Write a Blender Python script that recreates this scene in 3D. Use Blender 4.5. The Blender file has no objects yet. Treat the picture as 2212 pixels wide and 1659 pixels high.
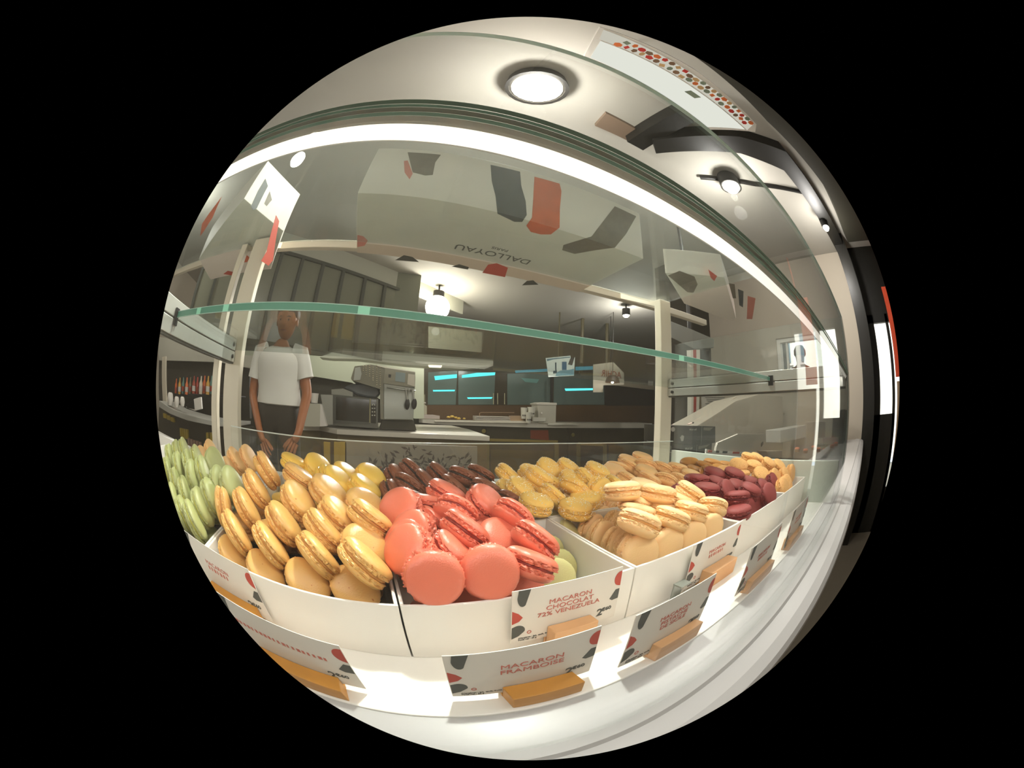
import bpy, bmesh, math, random
from mathutils import Vector, Matrix, noise

SC = bpy.context.scene
COL = SC.collection
random.seed(7)

# ------------------------------------------------------------------ camera
# A clip-on fisheye lens, held against the front glass of a pastry display.
# Origin of the scene = the lens; x runs along the display, y into it, z up.
K = (1.136356, 0.00477, -0.563922, 0.768954)  # lens polynomial: angle from axis over image radius
ROT = [[0.905388, 0.419154, -0.067701], [-0.422447, 0.905285, -0.044682], [0.04256, 0.069055, 0.996705]]
RAD, CX, CY = 803.0, 1140.0, 840.0             # image circle in a 2212 x 1659 frame
cam_data = bpy.data.cameras.new('camera')
cam = bpy.data.objects.new('camera', cam_data)
COL.objects.link(cam)
SC.camera = cam
SW = 36.0
rmm = RAD / 2212 * SW
cam_data.type = 'PANO'
cam_data.panorama_type = 'FISHEYE_LENS_POLYNOMIAL'
cam_data.sensor_fit = 'HORIZONTAL'
cam_data.sensor_width = SW
cam_data.sensor_height = SW * 1659 / 2212
cam_data.fisheye_fov = 2 * sum(K)
cam_data.fisheye_polynomial_k0 = 0
cam_data.fisheye_polynomial_k1 = -K[0] / rmm
cam_data.fisheye_polynomial_k2 = -K[1] / rmm ** 2
cam_data.fisheye_polynomial_k3 = -K[2] / rmm ** 3
cam_data.fisheye_polynomial_k4 = -K[3] / rmm ** 4
cam_data.shift_x = -(CX - 1106) / 2212
cam_data.shift_y = (CY + 2.6 - 829.5) / 2212
cam_data.clip_start = 0.005
cam.matrix_world = Matrix(ROT).to_4x4() @ Matrix(((1, 0, 0, 0), (0, 0, -1, 0), (0, 1, 0, 0), (0, 0, 0, 1)))
RM = Matrix(ROT)

# ------------------------------------------------------------------ world, exposure
world = bpy.data.worlds.new('world'); SC.world = world
world.use_nodes = True
bg = world.node_tree.nodes['Background']
bg.inputs[0].default_value = (0.72, 0.86, 1.0, 1)
bg.inputs[1].default_value = 1.6
SC.view_settings.view_transform = 'Standard'
SC.view_settings.look = 'None'
SC.view_settings.gamma = 1
SC.view_settings.exposure = 0.08
SC.cycles.transparent_max_bounces = 32
SC.cycles.max_bounces = 10

sun = bpy.data.lights.new('sun', 'SUN'); sun.energy = 8.0; sun.angle = 0.02; sun.color = (1.0, 0.96, 0.88)
sun_o = bpy.data.objects.new('sun', sun); COL.objects.link(sun_o)      # lights the house fronts across the street
sun_o.rotation_euler = Vector((0.62, 0.25, -0.74)).to_track_quat('-Z', 'Y').to_euler()

LED_POWER = 2.3
LED_UP = 1.5
SPOT_W = 24.0


# ------------------------------------------------------------------ helpers
def ray(px, py):
    dx, dy = px - CX, py - CY
    rr = math.hypot(dx, dy); r = rr / RAD
    th = K[0] * r + K[1] * r ** 2 + K[2] * r ** 3 + K[3] * r ** 4
    ux, uy = (dx / rr, dy / rr) if rr > 1e-9 else (1, 0)
    return RM @ Vector((math.sin(th) * ux, math.cos(th), -math.sin(th) * uy))


def aty(px, py, y):
    v = ray(px, py); return v * (y / v.y)


def atz(px, py, z):
    v = ray(px, py); return v * (z / v.z)


def atx(px, py, x):
    v = ray(px, py); return v * (x / v.x)


def lin(c):
    c /= 255.0
    return c / 12.92 if c <= 0.04045 else ((c + 0.055) / 1.055) ** 2.4


def rgb(r, g, b):
    return (lin(r), lin(g), lin(b), 1)


MATS = {}


def mat(name, col, rough=0.5, metal=0.0, spec=0.5, noise_amt=0.0, noise_scale=40, bump=0.0, bump_scale=200,
        emit=None, emit_s=0.0, sss=0.0, specks=None, coat=0.0):
    if name in MATS:
        return MATS[name]
    m = bpy.data.materials.new(name); m.use_nodes = True
    nt = m.node_tree; b = nt.nodes['Principled BSDF']
    b.inputs['Base Color'].default_value = rgb(*col)
    b.inputs['Roughness'].default_value = rough
    b.inputs['Metallic'].default_value = metal
    b.inputs['Specular IOR Level'].default_value = spec
    if coat:
        b.inputs['Coat Weight'].default_value = coat
        b.inputs['Coat Roughness'].default_value = 0.25
    if sss:
        b.inputs['Subsurface Weight'].default_value = sss
        b.inputs['Subsurface Radius'].default_value = (0.006, 0.003, 0.0015)
    tc = nt.nodes.new('ShaderNodeTexCoord')
    last = None
    if noise_amt:
        n = nt.nodes.new('ShaderNodeTexNoise'); n.inputs['Scale'].default_value = noise_scale
        n.inputs['Detail'].default_value = 4
        nt.links.new(tc.outputs['Object'], n.inputs['Vector'])
        mx = nt.nodes.new('ShaderNodeMix'); mx.data_type = 'RGBA'
        f = 1 - noise_amt
        mx.inputs[6].default_value = (lin(col[0]) * f, lin(col[1]) * f, lin(col[2]) * f * 0.94, 1)
        mx.inputs[7].default_value = tuple(min(1, lin(c) * (1 + noise_amt * 0.5)) for c in col) + (1,)
        nt.links.new(n.outputs['Fac'], mx.inputs[0])
        nt.links.new(mx.outputs[2], b.inputs['Base Color'])
        last = mx.outputs[2]
    if specks:
        sc_, sz, cc = specks
        v = nt.nodes.new('ShaderNodeTexNoise'); v.inputs['Scale'].default_value = sc_
        nt.links.new(tc.outputs['Object'], v.inputs['Vector'])
        rp = nt.nodes.new('ShaderNodeValToRGB')
        rp.color_ramp.elements[0].position = sz; rp.color_ramp.elements[1].position = sz + 0.04
        nt.links.new(v.outputs['Fac'], rp.inputs[0])
        m2 = nt.nodes.new('ShaderNodeMix'); m2.data_type = 'RGBA'
        nt.links.new(rp.outputs[0], m2.inputs[0])
        if last:
            nt.links.new(last, m2.inputs[6])
        else:
            m2.inputs[6].default_value = rgb(*col)
        m2.inputs[7].default_value = rgb(*cc)
        nt.links.new(m2.outputs[2], b.inputs['Base Color'])
    if bump:
        n2 = nt.nodes.new('ShaderNodeTexNoise'); n2.inputs['Scale'].default_value = bump_scale
        n2.inputs['Detail'].default_value = 3
        nt.links.new(tc.outputs['Object'], n2.inputs['Vector'])
        bp = nt.nodes.new('ShaderNodeBump'); bp.inputs['Strength'].default_value = bump
        bp.inputs['Distance'].default_value = 0.002
        nt.links.new(n2.outputs['Fac'], bp.inputs['Height'])
        nt.links.new(bp.outputs[0], b.inputs['Normal'])
    if emit:
        b.inputs['Emission Color'].default_value = rgb(*emit)
        b.inputs['Emission Strength'].default_value = emit_s
    MATS[name] = m
    return m


def glass(name, tint=(1, 1, 1), haze=0.02, refl=1.0):
    """thin display glass: clear, fresnel reflection, a trace of dust haze"""
    m = bpy.data.materials.new(name); m.use_nodes = True
    nt = m.node_tree; nt.nodes.clear()
    out = nt.nodes.new('ShaderNodeOutputMaterial')
    tr = nt.nodes.new('ShaderNodeBsdfTransparent'); tr.inputs[0].default_value = (*tint, 1)
    gl = nt.nodes.new('ShaderNodeBsdfGlossy'); gl.inputs['Roughness'].default_value = 0.0
    df = nt.nodes.new('ShaderNodeBsdfDiffuse'); df.inputs[0].default_value = (0.8, 0.82, 0.8, 1)
    fr = nt.nodes.new('ShaderNodeLayerWeight'); fr.inputs[0].default_value = 0.5
    pw = nt.nodes.new('ShaderNodeMath'); pw.operation = 'POWER'; pw.inputs[1].default_value = 5
    mu = nt.nodes.new('ShaderNodeMath'); mu.operation = 'MULTIPLY_ADD'
    mu.inputs[1].default_value = 0.96 * refl; mu.inputs[2].default_value = 0.04 * refl
    m1 = nt.nodes.new('ShaderNodeMixShader'); m2 = nt.nodes.new('ShaderNodeMixShader')
    tc = nt.nodes.new('ShaderNodeTexCoord'); n = nt.nodes.new('ShaderNodeTexNoise')
    n.inputs['Scale'].default_value = 7; n.inputs['Detail'].default_value = 6
    mh = nt.nodes.new('ShaderNodeMath'); mh.operation = 'MULTIPLY'; mh.inputs[1].default_value = haze * 2
    L = nt.links.new
    L(tc.outputs['Object'], n.inputs['Vector']); L(n.outputs['Fac'], mh.inputs[0])
    L(mh.outputs[0], m1.inputs[0]); L(tr.outputs[0], m1.inputs[1]); L(df.outputs[0], m1.inputs[2])
    L(fr.outputs['Facing'], pw.inputs[0]); L(pw.outputs[0], mu.inputs[0]); L(mu.outputs[0], m2.inputs[0])
    L(m1.outputs[0], m2.inputs[1]); L(gl.outputs[0], m2.inputs[2]); L(m2.outputs[0], out.inputs[0])
    MATS[name] = m
    return m


def emitter(name, col, s):
    m = bpy.data.materials.new(name); m.use_nodes = True
    nt = m.node_tree; nt.nodes.clear()
    out = nt.nodes.new('ShaderNodeOutputMaterial'); e = nt.nodes.new('ShaderNodeEmission')
    e.inputs[0].default_value = rgb(*col); e.inputs[1].default_value = s
    nt.links.new(e.outputs[0], out.inputs[0]); MATS[name] = m
    return m


class MB:
    def __init__(self):
        self.v = []; self.f = []

    def add(self, vs, fs):
        o = len(self.v)
        self.v += [Vector(p) for p in vs]; self.f += [tuple(i + o for i in f) for f in fs]
        return self

    def box(self, x0, x1, y0, y1, z0, z1, M=None):
        vs = [Vector((x, y, z)) for z in (z0, z1) for y in (y0, y1) for x in (x0, x1)]
        if M:
            vs = [M @ p for p in vs]
        return self.add(vs, [(0, 2, 3, 1), (4, 5, 7, 6), (0, 1, 5, 4), (2, 6, 7, 3), (0, 4, 6, 2), (1, 3, 7, 5)])

    def prism(self, pts, d):
        """polygon extruded by vector d"""
        d = Vector(d); n = len(pts); pts = [Vector(p) for p in pts]
        vs = pts + [p + d for p in pts]
        fs = [tuple(range(n))[::-1], tuple(range(n, 2 * n))] + [(i, (i + 1) % n, (i + 1) % n + n, i + n) for i in range(n)]
        return self.add(vs, fs)

    def tube(self, path, r, n=10, cap=True):
        path = [Vector(p) for p in path]
        if not isinstance(r, (list, tuple)):
            r = [r] * len(path)
        vs = []; fs = []
        for i, p in enumerate(path):
            t = (path[min(i + 1, len(path) - 1)] - path[max(i - 1, 0)]).normalized()
            a = t.orthogonal().normalized() if i == 0 else (pa - t * pa.dot(t)).normalized()
            pa = a; b = t.cross(a)
            for k in range(n):
                q = 2 * math.pi * k / n
                vs.append(p + (a * math.cos(q) + b * math.sin(q)) * r[i])
        for i in range(len(path) - 1):
            for k in range(n):
                fs.append((i * n + k, i * n + (k + 1) % n, (i + 1) * n + (k + 1) % n, (i + 1) * n + k))
        if cap:
            fs += [tuple(range(n))[::-1], tuple(range((len(path) - 1) * n, len(path) * n))]
        return self.add(vs, fs)

    def lathe(self, prof, n=24, M=None, fn=None):
        """profile of (radius, height) about z"""
        vs = []; fs = []; M = M or Matrix()
        rows = []
        for (r, z) in prof:
            if r < 1e-7:
                rows.append([len(vs)]); vs.append(M @ Vector((0, 0, z)))
            else:
                rows.append(list(range(len(vs), len(vs) + n)))
                for k in range(n):
                    q = 2 * math.pi * k / n
                    rr, zz = (fn(r, z, q) if fn else (r, z))
                    vs.append(M @ Vector((rr * math.cos(q), rr * math.sin(q), zz)))
        for a, b in zip(rows, rows[1:]):
            for k in range(n):
                k2 = (k + 1) % n
                if len(a) == 1 and len(b) > 1:
                    fs.append((a[0], b[k], b[k2]))
                elif len(b) == 1 and len(a) > 1:
                    fs.append((a[k], b[0], a[k2]))
                elif len(a) > 1:
                    fs.append((a[k], b[k], b[k2], a[k2]))
        return self.add(vs, fs)

    def mesh(self, name, m, smooth=False):
        me = bpy.data.meshes.new(name)
        me.from_pydata([tuple(p) for p in self.v], [], self.f)
        bm = bmesh.new(); bm.from_mesh(me); bmesh.ops.recalc_face_normals(bm, faces=bm.faces)
        bm.to_mesh(me); bm.free()
        if m:
            me.materials.append(m)
        if smooth:
            me.polygons.foreach_set('use_smooth', [True] * len(me.polygons))
            try:
                me.set_sharp_from_angle(angle=math.radians(50))
            except Exception:
                pass
        me.update()
        return me

    def build(self, name, m, parent=None, smooth=False, bevel=0):
        o = bpy.data.objects.new(name, self.mesh(name, m, smooth))
        COL.objects.link(o)
        if parent:
            par(o, parent)
        if bevel:
            b = o.modifiers.new('bevel', 'BEVEL'); b.width = bevel; b.segments = 2; b.limit_method = 'ANGLE'
        return o


def par(o, parent):
    o.parent = parent
    o.matrix_parent_inverse = Matrix.Translation(-Vector(parent['_loc'])) if '_loc' in parent else Matrix()


def tag(o, label=None, cat=None, group=None, kind=None):
    if label: o['label'] = label
    if cat: o['category'] = cat
    if group: o['group'] = group
    if kind: o['kind'] = kind
    return o


def thing(name, loc, label, cat, group=None):
    o = bpy.data.objects.new(name, None); COL.objects.link(o)
    o.empty_display_size = 0.02
    o.location = loc; o['_loc'] = tuple(loc)
    return tag(o, label, cat, group)


def struct(name, mb, m, parent=None, **kw):
    o = mb.build(name, m, parent, **kw)
    if not parent:
        o['kind'] = 'structure'
    return o


def ypoly(pts, y, depth=0.02):
    """an upright flat shape standing at depth y, outline given by its corner directions"""
    return MB().prism([aty(px, py, y) for px, py in pts], (0, depth, 0))


def text_mesh(body, size, M, m, parent, name='lettering', sx=1.0, align='CENTER', ext=0.00015, mirror=False, bold=0.0):
    cu = bpy.data.curves.new(name, 'FONT'); cu.body = body; cu.size = size
    cu.align_x = align; cu.align_y = 'CENTER'; cu.extrude = ext; cu.space_line = 0.95; cu.offset = bold
    o = bpy.data.objects.new(name, cu); COL.objects.link(o)
    bpy.context.view_layer.update()
    me = bpy.data.meshes.new_from_object(o.evaluated_get(bpy.context.evaluated_depsgraph_get()))
    bpy.data.objects.remove(o)
    S = Matrix.Diagonal((-sx if mirror else sx, 1, 1, 1))
    me.transform(M @ S); me.materials.clear(); me.materials.append(m)
    if mirror: me.flip_normals()
    o = bpy.data.objects.new(name, me); COL.objects.link(o)
    par(o, parent)
    return o


def facing(loc, right=(1, 0, 0), up=(0, 0, 1)):
    r = Vector(right).normalized(); u = Vector(up); u = (u - r * u.dot(r)).normalized(); n = r.cross(u)
    M = Matrix((r, u, n)).transposed().to_4x4(); M.translation = Vector(loc)
    return M


# ------------------------------------------------------------------ materials
white = mat('white_lacquer', (232, 228, 220), 0.35)
tray_white = mat('white_acrylic', (240, 236, 228), 0.3)
base_white = mat('white_deck', (240, 236, 228), 0.28, coat=0.3)
ledge_m = mat('white_ledge', (176, 174, 172), 0.4, coat=0.08)  # white darkened to grey, the ledge's shade is put into its colour
alu = mat('brushed_aluminium', (190, 190, 184), 0.38, metal=0.6, noise_amt=0.08, noise_scale=90)
alu_dark = mat('dark_aluminium_groove', (80, 78, 70), 0.5, metal=0.4)
post_m = mat('cream_post', (206, 198, 180), 0.45, noise_amt=0.05)
black_m = mat('black_plastic', (22, 20, 16), 0.5)
steel = mat('stainless_steel', (150, 152, 146), 0.28, metal=0.85, noise_amt=0.1, noise_scale=8)
edge_m = mat('green_glass_edge', (66, 112, 94), 0.15, emit=None, coat=0.5)
edge_dark = mat('dark_glass_edge', (60, 110, 92), 0.15, coat=0.5)
clear_front = glass('front_glass', (0.985, 0.995, 0.99), haze=0.032)
clear_shelf = glass('shelf_glass', (0.95, 0.985, 0.97), haze=0.07, refl=0.6)
clear_rear = glass('rear_glass', (0.97, 0.98, 0.97), haze=0.015)
clear_side = glass('side_glass', (0.96, 0.985, 0.975), haze=0.05)
wood = mat('pale_beech', (222, 170, 120), 0.55, noise_amt=0.15, noise_scale=60)
wood_o = mat('amber_oak', (205, 140, 45), 0.5, noise_amt=0.25, noise_scale=50)
card_m = mat('white_card', (226, 220, 210), 0.6)
ink_red = mat('red_ink', (188, 72, 58), 0.7)
ink_grey = mat('slate_ink', (78, 80, 76), 0.7)
ink_pale = mat('faded_red_ink', (200, 110, 96), 0.7)
brown_panel = mat('brown_laminate', (86, 62, 34), 0.45, noise_amt=0.12, noise_scale=6)
dark_panel = mat('dark_olive_laminate', (58, 52, 34), 0.5, noise_amt=0.12, noise_scale=6)
counter_m = mat('pale_worktop', (205, 200, 186), 0.3)

# ------------------------------------------------------------------ room shell
FLOOR, CEIL = -1.15, 1.62
floor_m = mat('grey_stone_floor', (120, 112, 100), 0.4, noise_amt=0.15, noise_scale=3)
ceil_m = mat('pale_ceiling', (182, 178, 170), 0.8, noise_amt=0.05, noise_scale=2)
wall_dark = mat('olive_grey_wall', (98, 98, 80), 0.6, noise_amt=0.2, noise_scale=1.5)
wall_pale = mat('pale_green_wall', (182, 188, 168), 0.6)
wall_beige = mat('beige_wall', (188, 178, 162), 0.7)
black_frame = mat('black_shopfront_frame', (20, 18, 12), 0.45)
struct('floor', MB().box(-4.2, 6.6, -3, 6.6, FLOOR - 0.1, FLOOR), floor_m)
struct('ceiling', MB().box(-4.2, 6.6, -3, 6.6, CEIL, CEIL + 0.1), ceil_m)
struct('wall_back', MB().box(-4.2, 6.6, 6.4, 6.6, FLOOR, CEIL), wall_dark)
struct('wall_left', MB().box(-4.2, -4.0, -3, 6.4, FLOOR, CEIL), wall_beige)
struct('wall_front', MB().box(-4.0, 3.4, -2.6, -2.4, FLOOR, CEIL), wall_beige)
struct('wall_right', MB().box(3.4, 3.6, 1.45, 2.45, FLOOR, CEIL), wall_beige)
struct('wall_right', MB().box(6.4, 6.6, 2.45, 6.4, FLOOR, CEIL), wall_dark)
struct('wall_right', MB().box(2.62, 6.6, 2.3, 2.45, FLOOR, CEIL), mat('charcoal_wall', (46, 42, 32), 0.6))
# window added on the right in place of one reflected in the end glass
struct('window_1', MB().box(3.42, 3.5, 0.45, 0.49, 0.33, 0.80).box(3.42, 3.5, 1.31, 1.36, 0.33, 0.80)
       .box(3.42, 3.5, 0.49, 1.31, 0.76, 0.80).box(3.42, 3.5, 0.49, 1.31, 0.33, 0.37).box(3.44, 3.48, 1.22, 1.24, 0.37, 0.76), white)
struct('wall_right', MB().box(3.4, 3.6, 0.45, 1.45, -0.05, 0.33).box(3.4, 3.6, 1.36, 1.45, 0.33, 0.80), wall_beige)
struct('wall_right', MB().box(3.4, 3.6, -0.05, 1.45, FLOOR, -0.05).box(3.4, 3.6, -0.05, 1.45, 0.80, CEIL)
       .box(3.4, 3.6, -0.05, 0.45, -0.05, 0.80), wall_beige)
struct('trim_1', MB().box(3.0, 3.3, -0.16, 0.03, FLOOR, CEIL), black_frame)            # black post
struct('trim_2', MB().box(1.02, 1.14, 0.5, 1.0, 1.52, CEIL).prism(
    [(1.10, 0.86, 1.5), (1.36, 0.30, 1.5), (1.60, 0.0, 1.5), (3.2, -0.14, 1.5), (3.2, 0.03, 1.5), (1.78, 0.16, 1.5), (1.5, 0.42, 1.5), (1.2, 0.95, 1.5)],
    (0, 0, 0.11)), black_frame)                                                            # black beam
struct('trim_7', MB().prism([(0.30, -0.03, 1.50), (1.30, -0.05, 1.50), (2.1, -0.22, 1.5), (2.98, -0.22, 1.5), (2.98, -2.3, 1.5), (0.30, -2.3, 1.5)], (0, 0, CEIL - 1.5)), mat('dark_soffit', (58, 56, 46), 0.6))
struct('window_2', MB().box(3.35, 3.4, -2.5, -0.95, FLOOR, 1.3).box(3.35, 3.4, -0.62, -0.56, FLOOR, 0.9)
       .box(3.35, 3.4, -2.5, -0.16, 0.82, CEIL).box(3.35, 3.4, -0.62, -0.16, FLOOR, -0.02).box(3.35, 3.4, -0.30, -0.16, FLOOR, 0.9).box(3.35, 3.4, -2.5, -0.62, FLOOR, -0.7), black_frame)

# street outside the shop window
facade = thing('stone_building', (9, 0, FLOOR), 'pale stone house across the street outside the shop window', 'building')
stone_m = mat('sunlit_stone', (244, 242, 232), 0.8, noise_amt=0.04, noise_scale=1)
MB().box(9, 11, -9, 12, FLOOR, 5.5).build('wall', stone_m, facade)
roof_m = mat('zinc_roof', (120, 126, 130), 0.5)
MB().prism([(9, -9, 5.5), (11, -9, 5.5), (11, -9, 7), (9.8, -9, 6.8)], (0, 21, 0)).build('roof', roof_m, facade)
pane_m = mat('window_dark_glass', (120, 140, 148), 0.1)
for wy in (-7.5, -4.5, -2.2, 0, 3.4, 5.6, 8):
    for wz in (1.35, 3.5):
        f = MB().box(8.95, 9.0, wy - 0.4, wy + 0.4, wz, wz + 1.5).build('window', white, facade)
        MB().box(8.93, 8.95, wy - 0.33, wy + 0.33, wz + 0.07, wz + 1.43).build('pane', pane_m, f).matrix_parent_inverse = Matrix()
struct('street', MB().box(3.6, 9, -9, 12, FLOOR - 0.2, FLOOR - 0.1), floor_m).name = 'pavement'
tag(MB().box(3.30, 3.33, -0.80, -0.64, 0.30, 1.15).prism([(3.30, -0.80, 1.15), (3.33, -0.80, 1.15), (3.33, -0.80, CEIL), (3.30, -0.80, CEIL)], (0, 0.01, 0)).build('red_banner', mat('red_canvas', (224, 84, 50), 0.7)), 'red vertical banner hanging at the extreme right by the shopfront', 'banner')
tag(MB().box(3.30, 3.335, -0.92, -0.66, FLOOR, 0.26).build('beige_curtain', mat('beige_curtain', (176, 150, 124), 0.8, noise_amt=0.3, noise_scale=5)), 'beige curtain below the red banner at the extreme right', 'curtain')

# ------------------------------------------------------------------ the refrigerated display case
XL, XR, YB = -1.25, 0.785, 0.70
case = thing('display_case', (0, 0.35, FLOOR), 'white refrigerated pastry display case with glass front and aluminium rails', 'display case')
MB().box(XL, XR + 0.01, 0.10, YB + 0.02, FLOOR, -0.215).build('body', white, case)
MB().box(XL, XR + 0.01, 0.116, YB + 0.02, -0.215, -0.195).build('deck', base_white, case, bevel=0.0015)
prof = [(0.116, -0.1975), (0.052, -0.2), (0.047, -0.2035), (0.02, -0.206), (0.0, -0.212), (-0.01, -0.222), (-0.014, -0.24), (-0.014, -0.34), (0.116, -0.34)]
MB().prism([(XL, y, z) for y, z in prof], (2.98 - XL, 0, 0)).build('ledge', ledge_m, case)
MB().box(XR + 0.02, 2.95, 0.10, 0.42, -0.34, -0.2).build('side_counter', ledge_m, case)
MB().box(XL, XR + 0.01, 0.59, 0.612, -0.195, -0.135).build('rear_rail', white, case, bevel=0.002)
MB().box(XR + 0.003, XR + 0.018, 0.088, 0.672, -0.195, -0.0985).build('end_panel', mat('pale_green_white_panel', (205, 210, 198), 0.4), case, bevel=0.001)
# posts and top beam
p_ = MB().box(XR - 0.047, XR, 0.675, 0.70, -0.195, 0.352).build('post', post_m, case, bevel=0.002)
MB().tube([(XR - 0.02, 0.676, -0.145), (XR - 0.02, 0.6735, -0.145)], 0.007, 12).build('screw', alu, p_).matrix_parent_inverse = p_.matrix_parent_inverse.inverted()
MB().box(-0.40, -0.342, 0.675, 0.70, -0.195, 0.352).build('post', post_m, case, bevel=0.002)
MB().box(-0.462, -0.438, 0.69, 0.715, -0.195, 0.352).build('post', post_m, case, bevel=0.002)
MB().box(XL, 1.25, 0.86, 0.885, 0.402, 0.426).build('top_beam', post_m, case, bevel=0.002)
for xa in (XR - 0.045, -0.40, -0.462):
    MB().prism([(xa, 0.70, 0.335), (xa, 0.70, 0.351), (xa, 0.86, 0.424), (xa, 0.86, 0.404)], (0.024, 0, 0)).build('beam_arm', post_m, case)
for x0, x1 in ((XR - 0.02, XR), (-0.385, -0.365)):
    MB().box(x0, x1, 0.078, 0.675, 0.060, 0.082).build('shelf_rail', alu, case, bevel=0.001)
    MB().box(x0 + 0.002, x1 - 0.002, 0.078, 0.672, 0.0815, 0.0845).build('rail_groove', alu_dark, case)
    MB().box(x0, x1, 0.078, 0.675, 0.084, 0.108).build('shelf_rail', alu, case, bevel=0.001)
    MB().box(x0 + 0.002, x1 - 0.002, 0.078, 0.672, 0.0565, 0.0605).build('rail_groove', alu_dark, case)
    xs = x0 if x0 > 0 else x1
    for zz in (0.071, 0.095):
        MB().tube([(xs - 0.004 * (1 if x0 > 0 else -1), 0.655, zz), (xs, 0.655, zz)], 0.0045, 10).build('bolt', black_m, case)
# led strip in its aluminium profile, just behind the top of the front glass rail
led_m = emitter('led_diffuser', (255, 246, 230), 1.6)
hx0, hx1 = XL, XR - 0.022


def yz(R, a):
    return (R * math.cos(math.radians(a)), R * math.sin(math.radians(a)))


def bar(a0, a1, r0, r1):
    q = [yz(r0, a0), yz(r0, a1), yz(r1, a1), yz(r1, a0)]
    return MB().prism([(hx0, y, z) for y, z in q], (hx1 - hx0, 0, 0))


bar(44.9, 48.4, 0.108, 0.111).build('led_diffuser', led_m, case)
bar(44.6, 50.2, 0.1112, 0.118).build('led_housing', alu, case)
bar(48.45, 50.2, 0.107, 0.1112).build('led_housing', mat('satin_grey_profile', (205, 206, 198), 0.45), case)
bar(50.25, 51.1, 0.1065, 0.116).build('profile_glass_edge', mat('pale_teal_edge', (140, 178, 164), 0.3), case)
bar(51.15, 52.2, 0.108, 0.116).build('led_housing', mat('satin_grey_profile', (150, 152, 142)), case)
bar(52.25, 52.9, 0.1065, 0.114).build('profile_glass_edge', mat('pale_teal_edge', (140, 178, 164)), case)
bar(53.0, 54.0, 0.110, 0.112).build('profile_glass_edge', mat('pale_frosted_edge', (170, 196, 184), 0.4), case)
la = bpy.data.lights.new('led_light', 'AREA'); la.shape = 'RECTANGLE'; la.size = hx1 - hx0; la.size_y = 0.006
la.color = (1.0, 0.96, 0.90); la.energy = LED_POWER
lo = bpy.data.objects.new('led_light', la); COL.objects.link(lo)
lo.location = ((hx0 + hx1) / 2, 0.0880, 0.0755)
lo.rotation_euler = (math.radians(68), 0, 0)
lb2 = la.copy(); lb2.energy = LED_UP                      # the same tube also shines up and back on the roof
lo2 = bpy.data.objects.new('led_light', lb2); COL.objects.link(lo2)
lo2.location = ((hx0 + hx1) / 2, 0.0885, 0.0765)
lo2.rotation_euler = (math.radians(125), 0, 0)
# front glass and its edges
MB().box(XL, XR + 0.012, 0.0655, 0.0700, -0.199, 0.2165).build('front_glass', clear_front, case)
MB().box(XL, XR + 0.012, 0.0655, 0.0700, 0.2166, 0.2178).build('glass_edge', mat('pale_frosted_edge', (150, 178, 164), 0.4), case)
MB().box(XR + 0.006, XR + 0.010, 0.074, 0.668, -0.094, 0.2165).build('side_glass', clear_side, case)
MB().box(XR + 0.0055, XR + 0.0105, 0.0708, 0.0735, -0.18, 0.2165).build('glass_edge', mat('pale_frosted_edge', (150, 178, 164), 0.4), case)
MB().box(XR - 0.004, XR + 0.014, 0.0725, 0.0775, 0.074, 0.092).build('clamp', black_m, case)
MB().box(-0.34, XR - 0.05, 0.622, 0.6255, -0.195, -0.0685).build('rear_glass', clear_rear, case)
MB().box(-0.34, XR - 0.05, 0.622, 0.6255, -0.0684, -0.0665).build('glass_edge', mat('bright_ground_edge', (225, 232, 225), 0.2, metal=0.2), case)
MB().box(XL, XR, 0.34, 0.72, 0.353, 0.359).build('roof_glass', clear_shelf, case)
MB().box(XL, XR, 0.3385, 0.34, 0.353, 0.359).build('glass_edge', edge_m, case)

shelf = thing('glass_shelf', (0.2, 0.33, 0.0845), 'long green-edged glass shelf above the macaron trays', 'shelf')
MB().box(-0.36, XR - 0.025, 0.3312, 0.66, 0.1085, 0.1175).build('pane', clear_shelf, shelf)
MB().box(-0.36, XR - 0.025, 0.33, 0.3312, 0.1092, 0.1168).build('edge', edge_m, shelf)
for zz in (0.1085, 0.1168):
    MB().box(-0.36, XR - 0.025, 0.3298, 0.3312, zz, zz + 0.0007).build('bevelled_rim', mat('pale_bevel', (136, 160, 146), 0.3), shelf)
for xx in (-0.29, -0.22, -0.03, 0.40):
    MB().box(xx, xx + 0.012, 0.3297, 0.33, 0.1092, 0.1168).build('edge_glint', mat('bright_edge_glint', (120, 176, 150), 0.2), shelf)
for x in (-0.368, XR - 0.024):
    MB().box(x, x + 0.008, 0.322, 0.336, 0.098, 0.121).build('end_clip', black_m, shelf)
for o in shelf.children:
    o.data.transform(Matrix.Translation((0, 0, -0.0245)))

# ------------------------------------------------------------------ trays
def tray(x0, x1, y0, y1, label, insert=True, top=-0.134):
    t = thing('pastry_tray', ((x0 + x1) / 2, (y0 + y1) / 2, -0.195), label, 'tray', 'white trays in two rows on the deck')
    w = 0.0028; zb = -0.1949
    m = MB()
    m.box(x0, x1, y0, y0 + w, zb, top); m.box(x0, x1, y1 - w, y1, zb, top)
    m.box(x0, x0 + w, y0 + w, y1 - w, zb, top); m.box(x1 - w, x1, y0 + w, y1 - w, zb, top)
    m.build('walls', tray_white, t, bevel=0.0006)
    MB().box(x0 + w, x1 - w, y0 + w, y1 - w, zb, zb + 0.003).build('bottom', tray_white, t)
    if insert:
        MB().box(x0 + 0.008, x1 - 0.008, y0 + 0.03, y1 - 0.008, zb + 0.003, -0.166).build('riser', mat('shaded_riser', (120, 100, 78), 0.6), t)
    return t


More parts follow.
